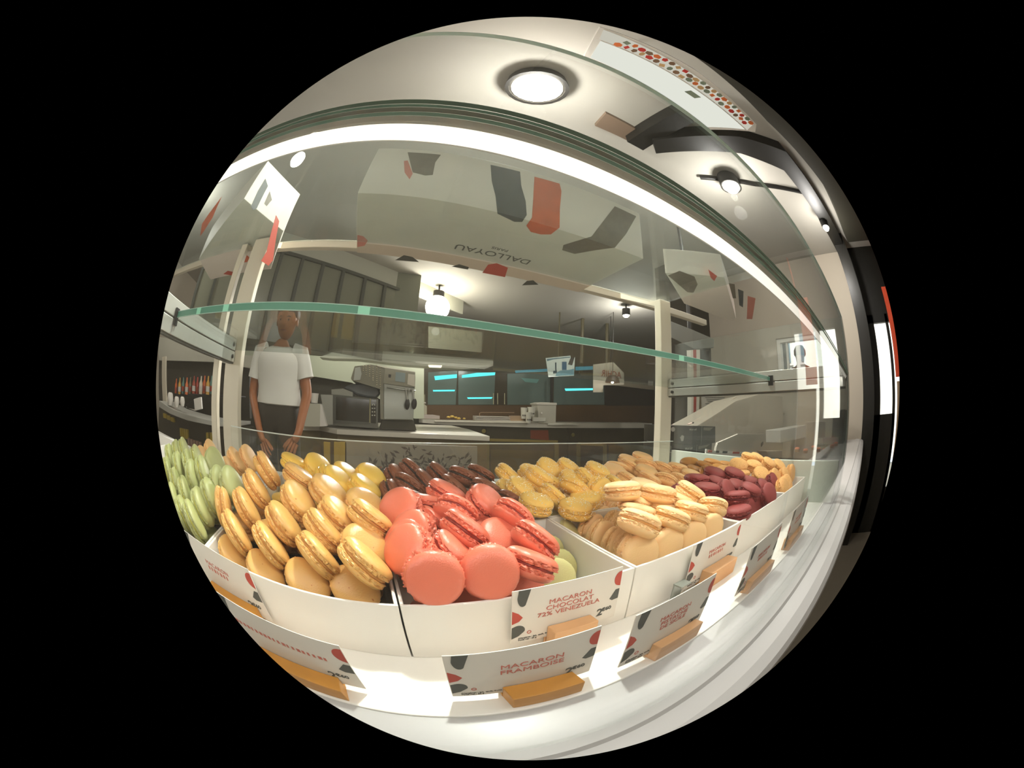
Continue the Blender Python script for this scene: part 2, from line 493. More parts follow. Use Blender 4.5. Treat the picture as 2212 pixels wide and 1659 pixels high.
YF0, YF1, YR0, YR1 = 0.200, 0.3645, 0.368, 0.588
for x0, x1, d, ins in ((-0.59, -0.393, 'the far left of the front row under green macarons', True),
                       (-0.39, -0.1915, 'the front row holding green pistachio macarons', True),
                       (-0.19, 0.0055, 'the front row piled with golden caramel macarons', True),
                       (0.007, 0.203, 'the front row holding coral raspberry and pale green macarons', False),
                       (0.2045, 0.398, 'the front row holding peach macarons in stacks', False),
                       (0.3995, 0.598, 'the front row holding dark burgundy macarons', True),
                       (0.5995, 0.778, 'the right end of the front row with speckled macarons', True)):
    tray(x0, x1, YF0, YF1, 'white acrylic pastry tray in ' + d, ins)
for x0, x1, d in ((-0.59, -0.393, 'far left of the rear row'), (-0.39, -0.193, 'rear row behind the green macarons'),
                  (-0.19, 0.004, 'rear row under glossy yellow lemon macarons'), (0.008, 0.202, 'rear row under dark chocolate macarons'),
                  (0.206, 0.398, 'rear row under sugared yellow macarons'), (0.402, 0.598, 'rear row under tan macarons by the right post'),
                  (0.602, 0.778, 'right end of the rear row under olive brown macarons')):
    tray(x0, x1, YR0, YR1, 'white acrylic pastry tray, ' + d)

# ------------------------------------------------------------------ macarons
def mac_mat(name, col, **kw):
    a = dict(rough=0.42, noise_amt=0.06, noise_scale=60, bump=0.16, bump_scale=800, sss=0.12)
    a.update(kw)
    return mat(name, col, **a)


FLAV = {
    'caramel': (mac_mat('caramel_shell', (230, 180, 106), rough=0.28, specks=(260, 0.70, (200, 130, 60))), mat('caramel_cream', (206, 148, 78), 0.6), 'golden caramel', 1.0),
    'pink': (mac_mat('raspberry_shell', (232, 124, 98), rough=0.34), mat('raspberry_jam', (150, 44, 34), 0.35), 'coral raspberry', 1.5),
    'choc': (mac_mat('chocolate_shell', (136, 78, 50), rough=0.42), mat('chocolate_ganache', (50, 26, 12), 0.45), 'dark brown chocolate', 1.2),
    'lemon': (mac_mat('lemon_shell', (254, 206, 92), rough=0.3), mat('lemon_cream', (236, 206, 100), 0.5), 'glossy yellow lemon', 0.8),
    'sugar': (mac_mat('sugared_yellow_shell', (255, 206, 108), rough=0.55, bump=0.4), mat('yellow_cream', (240, 196, 104), 0.6), 'sugar-dusted yellow', 1.1),
    'tan': (mac_mat('tan_shell', (246, 198, 136), rough=0.5), mat('tan_cream', (226, 172, 110), 0.6), 'tan', 1.3),
    'peach': (mac_mat('peach_shell', (252, 210, 154), rough=0.45), mat('peach_cream', (222, 166, 98), 0.6), 'pale peach', 1.2),
    'wine': (mac_mat('burgundy_shell', (142, 50, 46), rough=0.55, bump=0.3), mat('burgundy_jam', (120, 30, 36), 0.5), 'burgundy', 1.3),
    'olive': (mac_mat('olive_brown_shell', (180, 122, 54), rough=0.5), mat('olive_cream', (130, 84, 34), 0.6), 'olive brown', 1.1),
    'speck': (mac_mat('speckled_shell', (244, 186, 116), rough=0.6, specks=(420, 0.62, (196, 120, 56)), bump=0.5), mat('speckled_cream', (236, 180, 110), 0.6), 'speckled apricot', 1.2),
    'green': (mac_mat('pistachio_shell', (172, 174, 116), rough=0.4), mat('pistachio_cream', (196, 190, 80), 0.5), 'green pistachio', 0.9),
    'pale': (mac_mat('pale_green_shell', (210, 202, 142), rough=0.5), mat('pale_green_cream', (170, 160, 80), 0.6), 'pale green', 1.1),
}
R0, H0 = 0.0225, 0.0122


def shell_mesh(name, m, rough_k, seed, sgn):
    rs = random.Random(seed)
    ph = [rs.uniform(0, 6.28) for _ in range(6)]

    def fn(r, z, q):
        if 0.0011 < z < 0.0052:
            d = Vector((math.cos(q), math.sin(q), seed * 3.1 + z / 0.0225))
            k = noise.noise(d * 9.0) * 1.0 + noise.noise(d * 19) * 0.8 + 0.45 * noise.noise(Vector((d.x, d.y, seed)) * 4)
            r += 0.0016 * rough_k * k - 0.0003; z += 0.0005 * noise.noise(d * 8 + Vector((9, 1, 2)))
        else:
            w = 1 + 0.012 * math.sin(2 * q + ph[2]) + 0.008 * math.sin(3 * q + ph[3])
            r *= w
        return r, z
    prof = [(0, H0), (0.006, H0 * 0.995), (0.0115, H0 * 0.965), (0.0155, H0 * 0.91), (0.0187, H0 * 0.81), (0.0208, H0 * 0.68),
            (0.0219, H0 * 0.55), (0.0222, H0 * 0.46), (0.0219, 0.0050), (0.0222, 0.0044), (0.0219, 0.0038), (0.0223, 0.0031), (0.0219, 0.0025), (0.0221, 0.0019), (0.0212, 0.0014), (0.0195, 0.0012), (0, 0.0012)]
    b = MB().lathe([(r, z * sgn) for r, z in prof] if sgn > 0 else prof, 128, fn=fn)
    if sgn < 0:
        b.v = [Vector((p.x, -p.y, -p.z)) for p in b.v]
    return b.mesh(name, m, smooth=True)


def fill_mesh(m, seed, k):
    def fn(r, z, q):
        if r > 0.01:
            r += 0.0011 * k * noise.noise(Vector((math.cos(q) * 3, math.sin(q) * 3, seed)) * 2) + 0.0002 * math.sin(11 * q + seed)
        return r, z
    return MB().lathe([(0, 0.0018), (0.0192, 0.0017), (0.0200, 0.0008), (0.0202, 0), (0.0200, -0.0008), (0.0192, -0.0017), (0, -0.0018)], 48, fn=fn).mesh('filling', m, smooth=True)


def sugar_mesh():
    rs = random.Random(3); b = MB()
    for i in range(210):
        q = rs.uniform(0, 6.28); t = rs.random(); s = rs.uniform(0.0005, 0.0010)
        if t < 0.55:
            r = 0.0225 + rs.uniform(-0.0004, 0.0006); z = rs.uniform(-0.006, 0.006)
        else:
            r = 0.021 * math.sqrt(rs.random()); z = (H0 - 0.2 * H0 * (r / 0.02) ** 4) * rs.choice((-1, 1))
        M = Matrix.Translation((r * math.cos(q), r * math.sin(q), z)) @ Matrix.Rotation(rs.uniform(0, 3), 4, Vector((rs.random(), rs.random(), 1)))
        b.box(-s / 2, s / 2, -s / 2, s / 2, -s / 2, s / 2, M)
    return b.mesh('sugar_crystals', mat('sugar_grain', (255, 248, 225), 0.3))


PROTO = {}
for fk, (sm, fm, ftxt, rk) in FLAV.items():
    PROTO[fk] = [(shell_mesh('shell', sm, rk, s * 2 + 1, 1), shell_mesh('shell', sm, rk, s * 2 + 2, -1), fill_mesh(fm, s, rk)) for s in range(2 if fk in ('olive',) else 3)]
SUGAR = sugar_mesh()
MCOUNT = 0
PLACED = []      # (flavour, position, normal, label, group, simple)


def put_macaron(fk, pos, nrm, label, group, simple=False):
    PLACED.append([fk, Vector(pos), Vector(nrm).normalized(), label, group, simple])


def build_macaron(fk, pos, nrm, label, group, simple=False):
    global MCOUNT
    MCOUNT += 1
    rs = random.Random(MCOUNT * 13)
    n = Vector(nrm).normalized()
    Q = n.to_track_quat('Z', 'Y').to_matrix().to_4x4() @ Matrix.Rotation(rs.uniform(0, 6.28), 4, 'Z')
    r = bpy.data.objects.new('macaron', None); COL.objects.link(r); r.empty_display_size = 0.01
    s = 0.975 + rs.uniform(-0.015, 0.015)
    r.matrix_world = Matrix.Translation(pos) @ Q @ Matrix.Diagonal((s, s, s, 1))
    tag(r, label, 'macaron', group)
    a, b, f = PROTO[fk][MCOUNT % len(PROTO[fk])]
    for nm, me in (('shell', a), ('shell', b), ('filling', f)):
        o = bpy.data.objects.new(nm, me); COL.objects.link(o); o.parent = r
        if nm == 'shell' and me is b:
            o.rotation_euler = (rs.uniform(-0.03, 0.03), rs.uniform(-0.03, 0.03), 0)
    if fk == 'sugar' and not simple:
        o = bpy.data.objects.new('sugar_crystals', SUGAR); COL.objects.link(o); o.parent = r; o['kind'] = 'stuff'
    return r


def surf(px, py, y0, z0, s):
    """point where the line of sight meets the sloping surface z = z0 + s (y - y0)"""
    v = ray(px, py)
    t = (z0 - s * y0) / (v.z - s * v.y)
    return v * t


ORD = ['first', 'second', 'third', 'fourth', 'fifth', 'sixth', 'seventh', 'eighth', 'ninth', 'tenth', 'eleventh', 'twelfth']
ORIG = {4: (320, 880), 5: (800, 960), 6: (1280, 940), 0: (340, 900)}
SCL = {4: 3.6867, 5: 3.6867, 6: 3.6867, 0: 5.53}


def pile(fk, where, crop, surface, rows, group):
    ox, oy = ORIG[crop]; sc = SCL[crop]
    adj = FLAV[fk][2]
    for rd, items in rows:
        for i, it in enumerate(items):
            cx, cy, A, tau = it[:4]
            px, py = ox + cx / sc, oy + cy / sc
            y0, z0, s = surface
            dz = it[4] if len(it) > 4 else 0
            p = surf(px, py, y0, z0 + dz, s)
            d = p.normalized()
            R_ = (surf(px + 3, py, y0, z0 + dz, s).normalized() - d).normalized()
            rgt = (ray(px + 2, py) - ray(px - 2, py)).normalized()
            upv = (ray(px, py - 2) - ray(px, py + 2)).normalized()
            phi = math.radians(90 - A); t = math.radians(tau)
            n = (rgt * math.cos(phi) + upv * math.sin(phi)) * math.cos(t) - d * math.sin(t)
            pos_txt = '' if len(items) == 1 else ORD[i] + ' from left in '
            put_macaron(fk, p, n, '%s macaron, %s%s of %s' % (adj, pos_txt, rd, where), group)


# crop coordinates: centre x, centre y, long-axis slope (degrees down to the right), face turned towards the lens (degrees)
pile('caramel', 'the caramel pile', 4, (0.235, -0.124, 0.36), [
    ('the bottom row', [(690, 1200, 55, 65, -0.020), (925, 1310, 35, 70, -0.022), (1260, 1390, 25, 75, -0.022), (1645, 1430, 10, 78, -0.022)]),
    ('the lowest leaning row', [(705, 1015, 57, 16), (975, 1105, 50, 16), (1352, 1185, 48, 6), (1732, 1240, 42, 10)]),
    ('the second leaning row', [(600, 810, 100, 10), (783, 812, 58, 18), (1080, 935, 48, 22), (1445, 975, 46, 8), (1745, 1068, 38, 55)]),
    ('the third leaning row', [(860, 655, 50, 14), (1192, 752, 46, 34), (1495, 835, 38, 18), (1750, 930, 35, 5)]),
    ('the top row', [(953, 500, 53, 4), (1203, 570, 26, 8), (1445, 705, 36, 26), (1722, 830, 30, 36)])],
     'golden macarons piled in the caramel tray')
pile('green', 'the far-left pile', 0, (0.235, -0.124, 0.36), [
    ('the bottom row', [(510, 1320, 55, 20), (350, 1190, 62, 20), (230, 980, 70, 20)]),
    ('the lower row', [(550, 1100, 60, 35), (350, 960, 72, 25), (235, 850, 75, 20), (140, 700, 80, 15)]),
    ('the middle row', [(650, 970, 62, 30), (450, 740, 68, 40), (265, 660, 72, 30), (165, 530, 75, 25)]),
    ('the upper row', [(755, 850, 65, 50), (870, 830, 50, 50), (570, 690, 65, 25), (395, 600, 65, 20), (255, 480, 65, 20)]),
    ('the top row', [(670, 600, 60, 60), (480, 560, 60, 20), (330, 450, 60, 20)])],
     'green macarons piled at the far left')
pile('tan', 'the rear left tray', 0, (0.42, -0.105, 0.25), [
    ('the post-side row', [(640, 450, 45, 30), (550, 510, 55, 45), (875, 620, 50, 25), (960, 560, 45, 20), (1055, 530, 55, 35)])],
     'tan macarons beside the left post')
pile('lemon', 'the lemon pile', 4, (0.40, -0.108, 0.34), [
    ('the front row', [(1500, 730, 35, 25), (1740, 770, 38, 25)]),
    ('the middle row', [(1440, 560, 60, 10), (1500, 640, 40, 28), (1725, 670, 35, 15)]),
    ('the back row', [(1165, 450, 15, 10), (1355, 480, 32, 35), (1565, 555, 36, 22), (1748, 570, 36, 30)])],
     'yellow lemon macarons in the rear tray')
pile('choc', 'the chocolate pile', 5, (0.40, -0.118, 0.27), [
    ('the front row', [(190, 405, 70, 4), (350, 435, 20, -1), (690, 440, 35, -1), (1040, 500, 30, 4)]),
    ('the middle row', [(285, 345, 35, -11), (425, 318, 46, 6), (655, 360, 40, -2), (930, 362, 25, -6), (1132, 460, 34, -12)]),
    ('the back row', [(240, 275, 50, 14), (325, 235, 45, -6), (560, 240, 42, 4), (735, 255, 25, -6), (860, 262, 28, -6)])],
     'chocolate macarons in the rear tray')
pile('pink', 'the raspberry pile', 5, (0.215, -0.118, 0.17), [
    ('the upright front pair', [(498, 1068, 150, 70), (968, 1040, 130, 80)]),
    ('the right leaning row', [(1240, 955, 22, 2), (1290, 805, 38, -6), (1115, 620, 38, -18)]),
    ('the middle row', [(660, 880, 48, 14, -0.008), (790, 705, 36, -2), (1010, 735, 30, 40, -0.010)]),
    ('the left standing column', [(395, 915, -70, 40, -0.004), (290, 795, -66, 42), (262, 675, -62, 42), (215, 560, -58, 46)]),
    ('the inner row', [(530, 730, 20, 25, -0.010), (465, 620, 50, -10, -0.006), (420, 515, 8, 0)]),
    ('the back row', [(575, 440, 30, 8), (690, 565, 28, -25), (895, 510, 46, 28), (935, 625, 15, 20, -0.008)]),
    ('the bottom layer', [(750, 1180, 90, 70, -0.034), (1190, 1110, 90, 60, -0.036)])],
     'pink raspberry macarons in the front tray')
pile('pale', 'the pale pile', 5, (0.24, -0.160, 0.02), [
    ('the wall-side row', [(1435, 1070, 100, 66), (1605, 960, 105, 62), (1530, 850, 110, 40), (1440, 740, 60, 20), (1345, 670, 50, 20), (1260, 600, 50, 20)]),
    ('the hidden spot', [(1385, 985, 100, 30)])],
     'pale green macarons in the front middle tray')
pile('sugar', 'the sugared pile', 5, (0.39, -0.120, 0.28), [
    ('the front row', [(1110, 360, 35, 20), (1190, 400, 40, 20), (1350, 480, 15, 20), (1590, 500, 10, 20), (1760, 465, 5, 25)]),
    ('the second row', [(1440, 415, 40, -8), (1612, 398, 25, -10), (1812, 375, 118, 35)]),
    ('the third row', [(1140, 258, 42, 0), (1245, 335, 40, 0), (1360, 290, 35, 5), (1470, 310, 30, 0), (1700, 300, 45, 5), (1965, 318, 35, 0)]),
    ('the top row', [(1300, 245, 30, 20), (1415, 200, 40, 30), (1575, 195, 35, 15), (1625, 288, 40, 22), (1785, 245, 30, 15)])],
     'sugared yellow macarons in the rear tray')
pile('tan', 'the rear tan pile', 6, (0.40, -0.118, 0.26), [
    ('the front row', [(295, 372, 35, -5), (440, 378, 30, -5), (565, 388, 20, -18), (690, 372, 25, -12), (560, 450, 10, 0), (655, 450, 10, 0)]),
    ('the middle row', [(90, 300, 40, 20), (185, 318, 20, 25), (425, 330, 20, 15), (780, 325, 20, 10)]),
    ('the upper row', [(166, 250, 15, -12), (305, 275, 35, -12), (415, 268, 15, -20), (542, 275, 22, -12), (672, 272, 15, 0)]),
    ('the top', [(395, 188, 18, 10), (290, 222, 20, 10)])],
     'tan macarons in the rear tray')
pile('peach', 'the peach pile', 6, (0.235, -0.117, 0.27), [
    ('the upright front row', [(372, 932, 110, 55, -0.020), (582, 875, 110, 50, -0.020), (765, 820, 112, 50, -0.018), (925, 745, 112, 45, -0.018)]),
    ('the lowest lying row', [(365, 755, 22, -6), (600, 700, 24, -4), (755, 645, 20, -2), (932, 575, 14, -14)]),
    ('the second lying row', [(378, 622, 14, 0), (560, 562, 20, 0), (690, 530, 28, 0)]),
    ('the third lying row', [(385, 525, 18, 0), (530, 500, 12, 2), (755, 515, 35, 2)]),
    ('the top row', [(247, 495, -4, 4), (420, 432, 18, 12)])],
     'peach macarons in the front tray')
pile('peach', 'the peach tray corner', 5, (0.24, -0.160, 0.05), [
    ('the wall column', [(2060, 850, 100, 45), (1960, 800, 105, 35), (1845, 725, 110, 35), (1755, 680, 112, 30), (1680, 645, 115, 25), (1600, 615, 118, 22), (1520, 580, 120, 22)]),
    ('the second column', [(1990, 690, 100, 35), (1905, 650, 110, 30), (1830, 605, 112, 28), (1745, 565, 115, 25)]),
    ('the third column', [(2000, 575, 110, 25), (1905, 525, 115, 22)])],
     'peach macarons standing in columns')
pile('wine', 'the burgundy pile', 6, (0.235, -0.125, 0.27), [
    ('the front row', [(1130, 640, 5, 15), (1225, 600, 80, 30, -0.012), (1310, 550, 80, 30, -0.012)]),
    ('the second row', [(1142, 532, 8, 5), (1250, 480, 30, 12), (800, 475, 60, 20), (1400, 500, 60, 30)]),
    ('the third row', [(915, 440, 12, 10), (1050, 455, 60, 22), (1345, 425, 45, 15)]),
    ('the fourth row', [(835, 372, 8, 5), (1010, 385, 25, 10), (1150, 405, 30, 15), (1410, 400, 60, 15)]),
    ('the top row', [(975, 330, 20, 15), (1115, 350, 25, 12), (1245, 370, 20, 10)])],
     'burgundy macarons in the front right tray')
pile('olive', 'the olive pile', 6, (0.42, -0.112, 0.22), [
    ('the front row', [(830, 290, 25, 10), (905, 325, 60, 10), (1000, 282, 20, 20)]),
    ('the top row', [(780, 232, 5, 20), (885, 262, 22, 5), (960, 235, 15, 5), (1055, 250, 15, 5)])],
     'olive brown macarons in the rear right tray')
pile('speck', 'the right end pile', 6, (0.235, -0.128, 0.30), [
    ('the front row', [(1500, 440, 60, 20), (1540, 400, 60, 25)]),
    ('the second row', [(1082, 312, 15, 30), (1210, 325, 5, 5), (1340, 325, 30, 30), (1450, 350, 60, 20), (1525, 335, 60, 20)]),
    ('the third row', [(1160, 250, 20, 30), (1280, 245, 20, 15), (1410, 235, 35, 15), (1520, 235, 40, 15), (1605, 290, 80, 20)]),
    ('the top', [(1205, 190, 20, 5), (1310, 195, 30, 10)])],
     'speckled macarons in the right end tray')

# the bottom layer lying flat under each full pile
def layer(fk, x0, x1, y0, y1, where, nx, ny, z=-0.1545):
    for j in range(ny):
        for i in range(nx):
            x = x0 + 0.029 + (x1 - x0 - 0.058) * i / max(1, nx - 1) + random.uniform(-.001, .001)
            y = y0 + (y1 - y0) * j / max(1, ny - 1)
            put_macaron(fk, (x, y, z), (random.uniform(-.05, .05), random.uniform(-.05, .05), 1),
                        '%s macaron lying flat under %s, %s row back, %s from left' % (FLAV[fk][2].split()[-1], where, ORD[j], ORD[i]),
                        'flat bottom layer of ' + where, True)


layer('caramel', -0.19, 0.004, 0.262, 0.338, 'the caramel pile', 4, 2)
layer('green', -0.39, -0.193, 0.262, 0.338, 'the far-left pile', 4, 2)
layer('lemon', -0.19, 0.004, 0.43, 0.55, 'the lemon pile', 4, 3)
layer('choc', 0.008, 0.202, 0.43, 0.55, 'the chocolate pile', 4, 3)
layer('sugar', 0.206, 0.398, 0.43, 0.55, 'the sugared pile', 4, 3)
layer('tan', 0.402, 0.598, 0.43, 0.55, 'the rear tan pile', 4, 3)
layer('wine', 0.402, 0.598, 0.262, 0.338, 'the burgundy pile', 4, 2)
layer('speck', 0.602, 0.778, 0.262, 0.338, 'the right end pile', 3, 2)
layer('pink', 0.008, 0.14, 0.25, 0.338, 'the raspberry pile', 3, 2, -0.178)
layer('peach', 0.24, 0.398, 0.262, 0.338, 'the peach pile', 3, 2, -0.178)
layer('caramel', -0.19, 0.004, 0.290, 0.335, 'the upper caramel pile', 4, 2, -0.1295)
layer('green', -0.39, -0.193, 0.290, 0.335, 'the upper far-left pile', 4, 2, -0.1295)


# settle the heaps: macarons that touch are eased apart until they rest against each other
def balls(n):
    a = n.orthogonal().normalized(); b = n.cross(a)
    return [Vector()] + [(a * math.cos(k * 1.0472) + b * math.sin(k * 1.0472)) * 0.0115 for k in range(6)]


BR = 0.0101
NB = [balls(p[2]) for p in PLACED]
ORIGP = [p[1].copy() for p in PLACED]
EDGES = [-0.59, -0.3925, -0.1912, 0.0062, 0.2037, 0.399, 0.599, 0.779]
TRAYX = []
for p in PLACED:
    k = max([i for i in range(7) if p[1].x >= EDGES[i]] or [0]); TRAYX.append((EDGES[k], EDGES[k + 1]))
N_ = len(PLACED)
for it in range(36):
    mv = [Vector() for _ in range(N_)]
    for i in range(N_):
        pi = PLACED[i][1]
        for j in range(i + 1, N_):
            pj = PLACED[j][1]
            dd = pi - pj
            if abs(dd.x) > 0.045 or abs(dd.y) > 0.045 or dd.length > 0.045:
                continue
            best = 0; bd = None
            for u in NB[i]:
                for v in NB[j]:
                    w = dd + u - v; L_ = w.length
                    if 2 * BR - L_ > best:
                        best = 2 * BR - L_; bd = w / max(L_, 1e-6)
            if best > 0.0004:
                vr = (pi + pj).normalized()
                s = 1 if pi.length > pj.length else -1
                push = bd * (0.35 * best) + vr * (s * 0.55 * best)
                wi, wj = (0.5, 0.5)
                if PLACED[i][0] == 'pale' != PLACED[j][0]: wi, wj = 0.2, 0.8
                if PLACED[j][0] == 'pale' != PLACED[i][0]: wi, wj = 0.8, 0.2
                ui, uj = 'upright' in PLACED[i][3], 'upright' in PLACED[j][3]
                if ui != uj: wi, wj = (0.1, 0.9) if ui else (0.9, 0.1)
                if PLACED[i][5]: wi, wj = 0.9, 0.1
                if PLACED[j][5]: wi, wj = 0.1, 0.9
                mv[i] += push * wi; mv[j] -= push * wj
    for i in range(N_):
        m_ = mv[i]
        if m_.length > 0.002: m_ = m_.normalized() * 0.002
        p = PLACED[i][1] + m_
        n = PLACED[i][2]; ey = 0.0105 * abs(n.y) + 0.0222 * math.sqrt(max(0, 1 - n.y ** 2)); ez = 0.0105 * abs(n.z) + 0.0222 * math.sqrt(max(0, 1 - n.z ** 2))
        front = 0.2035 if p.y < 0.366 else 0.371
        back = 0.362 if p.y < 0.366 else 0.584
        if p.z - ez < -0.136: p.y = max(p.y, front + ey * (0.9 if p.z > -0.14 else 1.0) - (0.004 if p.z > -0.135 else 0))
        p.y = min(p.y, back - 0.010)
        p.z = max(p.z, -0.1915 + ez)
        ex = 0.0105 * abs(n.x) + 0.0222 * math.sqrt(max(0, 1 - n.x ** 2))
        mx_ = ex + 0.003 if p.z - ez * 0.5 < -0.134 else ex * 0.62
        p.x = min(max(p.x, TRAYX[i][0] + mx_), TRAYX[i][1] - mx_)
        p += (ORIGP[i] - p) * 0.06
        PLACED[i][1] = p
for p in PLACED:
    build_macaron(*p)

# ------------------------------------------------------------------ price cards in slotted wooden blocks
BL = ['framboise card nearest the lens', 'chocolat Venezuela card', 'pistache card', 'two-line card against the peach tray', 'grey shaded card right of the pistache card',
      'farthest right card', 'wide card in front of the caramel tray', 'card between green and caramel trays']


def price_card(x0, x1, y, z0, z1, label, lines, price, block, text_dx=0.0, left=True, right=True, wood_m=None, small=True, tsize=None):
    w = x1 - x0; h = z1 - z0
    c = thing('price_card', ((x0 + x1) / 2, y, z0), label, 'price card', 'printed price cards in front of the trays')
    MB().box(x0, x1, y, y + 0.0008, z0, z1).build('card', card_m, c)
    yf = y - 0.0003

    def shape(pts, m, nm='printed_shape'):
        MB().prism([(x0 + u * w, yf, z0 + v * h) for u, v in pts], (0, 0.0002, 0)).build(nm, m, c)

    def arc(cu, cv, ru, rv, a0, a1, n=10):
        return [(cu + ru * math.cos(math.radians(a0 + (a1 - a0) * i / n)), cv + rv * math.sin(math.radians(a0 + (a1 - a0) * i / n))) for i in range(n + 1)]
    if left:
        shape(arc(0.085, 0.90, 0.045, 0.18, 190, 300) + [(0.145, 0.997), (0.05, 0.997)], ink_grey)
        shape([(0.004, 0.66), (0.055, 0.60), (0.09, 0.52), (0.06, 0.45), (0.004, 0.41)], ink_red)
        shape([(0.004, 0.34)] + arc(0.055, 0.27, 0.058, 0.10, 110, -20) + [(0.06, 0.145), (0.004, 0.10)], ink_grey)
    if right:
        shape([(0.996, 0.93)] + arc(0.985, 0.80, 0.06, 0.13, 100, 250) + [(0.996, 0.66)], ink_red)
        shape([(0.996, 0.60), (0.955, 0.60), (0.90, 0.44), (0.93, 0.40), (0.996, 0.41)], ink_grey)
    ts = tsize or h * 0.125
    shown = [q for q in lines if not q.startswith('~')]
    for k, q in enumerate(lines):                                # print too blurred to read: strokes only
        if q.startswith('~'):
            n_ = len(q); zz = z0 + h * 0.60 - ts * (0.5 if len(lines) > 1 else 0.0); rs_ = random.Random(n_)
            for j in range(n_):
                xx = (x0 + x1) / 2 + (j - n_ / 2) * ts * 0.82
                MB().box(xx, xx + ts * rs_.uniform(0.3, 0.6), yf, yf + 0.0002, zz - ts * 0.33, zz + ts * 0.33).build('blurred_stroke', ink_pale, c)
    if shown: text_mesh('\n'.join(shown + [''] * (len(lines) - len(shown))), ts, facing(((x0 + x1) / 2 + text_dx, yf, z0 + h * 0.60), (1, 0, 0), (0, 0, 1)), ink_pale, c, sx=1.25)
    text_mesh(price[0], h * 0.21, facing((x0 + w * 0.815, yf, z0 + h * 0.21)), ink_grey, c, name='price', sx=1.1, bold=0.0002)
    text_mesh(price[1:], h * 0.10, facing((x0 + w * 0.885, yf, z0 + h * 0.25)), ink_grey, c, name='price', sx=1.15, bold=0.00015)
    if small:
        text_mesh('Allergènes : lait, œufs, fruits à coque\nPoids net : 20 g', h * 0.045, facing((x0 + w * 0.06, yf, z0 + h * 0.07)), ink_grey, c, name='small_print', align='LEFT')
        MB().lathe([(h * 0.035, 0), (h * 0.035, 0.0002), (h * 0.022, 0.0002), (h * 0.022, 0)], 14, facing((x0 + w * 0.15, yf, z0 + h * 0.2))).build('printed_ring', ink_pale, c)
    if block:
        bx0, bx1, by0, by1, bz0, bz1 = block
        b = thing('card_block', ((bx0 + bx1) / 2, (by0 + by1) / 2, bz0), 'slotted wooden block holding the ' + BL[len([o for o in COL.objects if o.name.startswith('card_block')])], 'card holder', 'slotted wooden card holders')
        wm = wood_m or wood
        MB().box(bx0, bx1, by0, y - 0.0006, bz0, bz1).build('front_block', wm, b, bevel=0.0008)
        MB().box(bx0, bx1, y + 0.0012, by1, bz0, bz1).build('rear_block', wm, b, bevel=0.0008)
        MB().box(bx0, bx1, y - 0.0006, y + 0.0012, bz0, min(z0, bz0 + 0.004)).build('slot_floor', wm, b)
    return c


ZD = -0.1949
price_card(0.021, 0.122, 0.1385, -0.1885, -0.1338, 'white framboise price card standing nearest the lens in an amber wooden block',
           ['MACARON', 'FRAMBOISE'], '2€60', (0.055, 0.106, 0.120, 0.146, ZD, -0.1785), 0.004, wood_m=wood_o)
price_card(0.085, 0.183, 0.1945, -0.180, -0.125, 'white chocolat Venezuela price card leaning on the tray of pale green macarons',
           ['MACARON', 'CHOCOLAT', '72% VENEZUELA'], '2€60', (0.115, 0.155, 0.181, 0.1985, ZD, -0.1665), 0.0, tsize=0.0062)
price_card(0.142, 0.236, 0.129, -0.1895, -0.1285, 'white pistache price card right of the framboise card at the deck edge',
           ['MACARON', 'PISTACHE', 'DE SICILE'], '2€60', (0.172, 0.226, 0.117, 0.136, ZD, -0.1755), 0.0, tsize=0.0058)
price_card(0.283, 0.392, 0.1945, -0.1885, -0.131, 'white two-line price card against the front of the peach tray',
           ['MACARON', '~~~~~~~'], '2€60', (0.312, 0.372, 0.176, 0.1985, ZD, -0.172), 0.0, tsize=0.006)
price_card(0.305, 0.405, 0.128, -0.1895, -0.1285, 'grey shaded price card with a long wooden block, right of the pistache card',
           ['MACARON', '~~~~~~'], '2€60', (0.325, 0.395, 0.117, 0.136, ZD, -0.1765), 0.0, tsize=0.006)
price_card(0.46, 0.565, 0.128, -0.1895, -0.1285, 'farthest right price card on the deck edge, below the burgundy tray',
           ['MACARON', '~~~~~~~~'], '2€60', (0.475, 0.55, 0.117, 0.136, ZD, -0.1765), 0.0, tsize=0.006)
price_card(-0.155, -0.040, 0.1385, -0.1885, -0.1338, 'white price card lying wide in front of the caramel tray, on amber wood',
           ['~~~~~~~~~~~~~~~~~~~~'], '2€60', (-0.13, -0.058, 0.119, 0.146, ZD, -0.1785), 0.0, wood_m=wood_o, tsize=0.0052)
price_card(-0.235, -0.122, 0.1945, -0.185, -0.128, 'white price card at the corner between green and caramel trays',
           ['MACARON', '~~~~~~~'], '2€60', (-0.205, -0.135, 0.176, 0.1985, ZD, -0.172), 0.0, wood_m=wood_o, tsize=0.006)
# small clear card holder clip standing between the cards
cl = thing('clear_clip', (0.262, 0.188, -0.195), 'small clear plastic tag holder in front of the peach tray', 'tag holder')
clip_m = mat('smoky_plastic', (120, 124, 116), 0.15, coat=0.5)
MB().box(0.252, 0.268, 0.186, 0.188, -0.1949, -0.166).build('upright', clip_m, cl, bevel=0.0008)
MB().box(0.252, 0.268, 0.176, 0.188, -0.1668, -0.165).build('top_lip', clip_m, cl)
MB().box(0.268, 0.295, 0.176, 0.179, -0.1949, -0.186).build('foot', clip_m, cl)

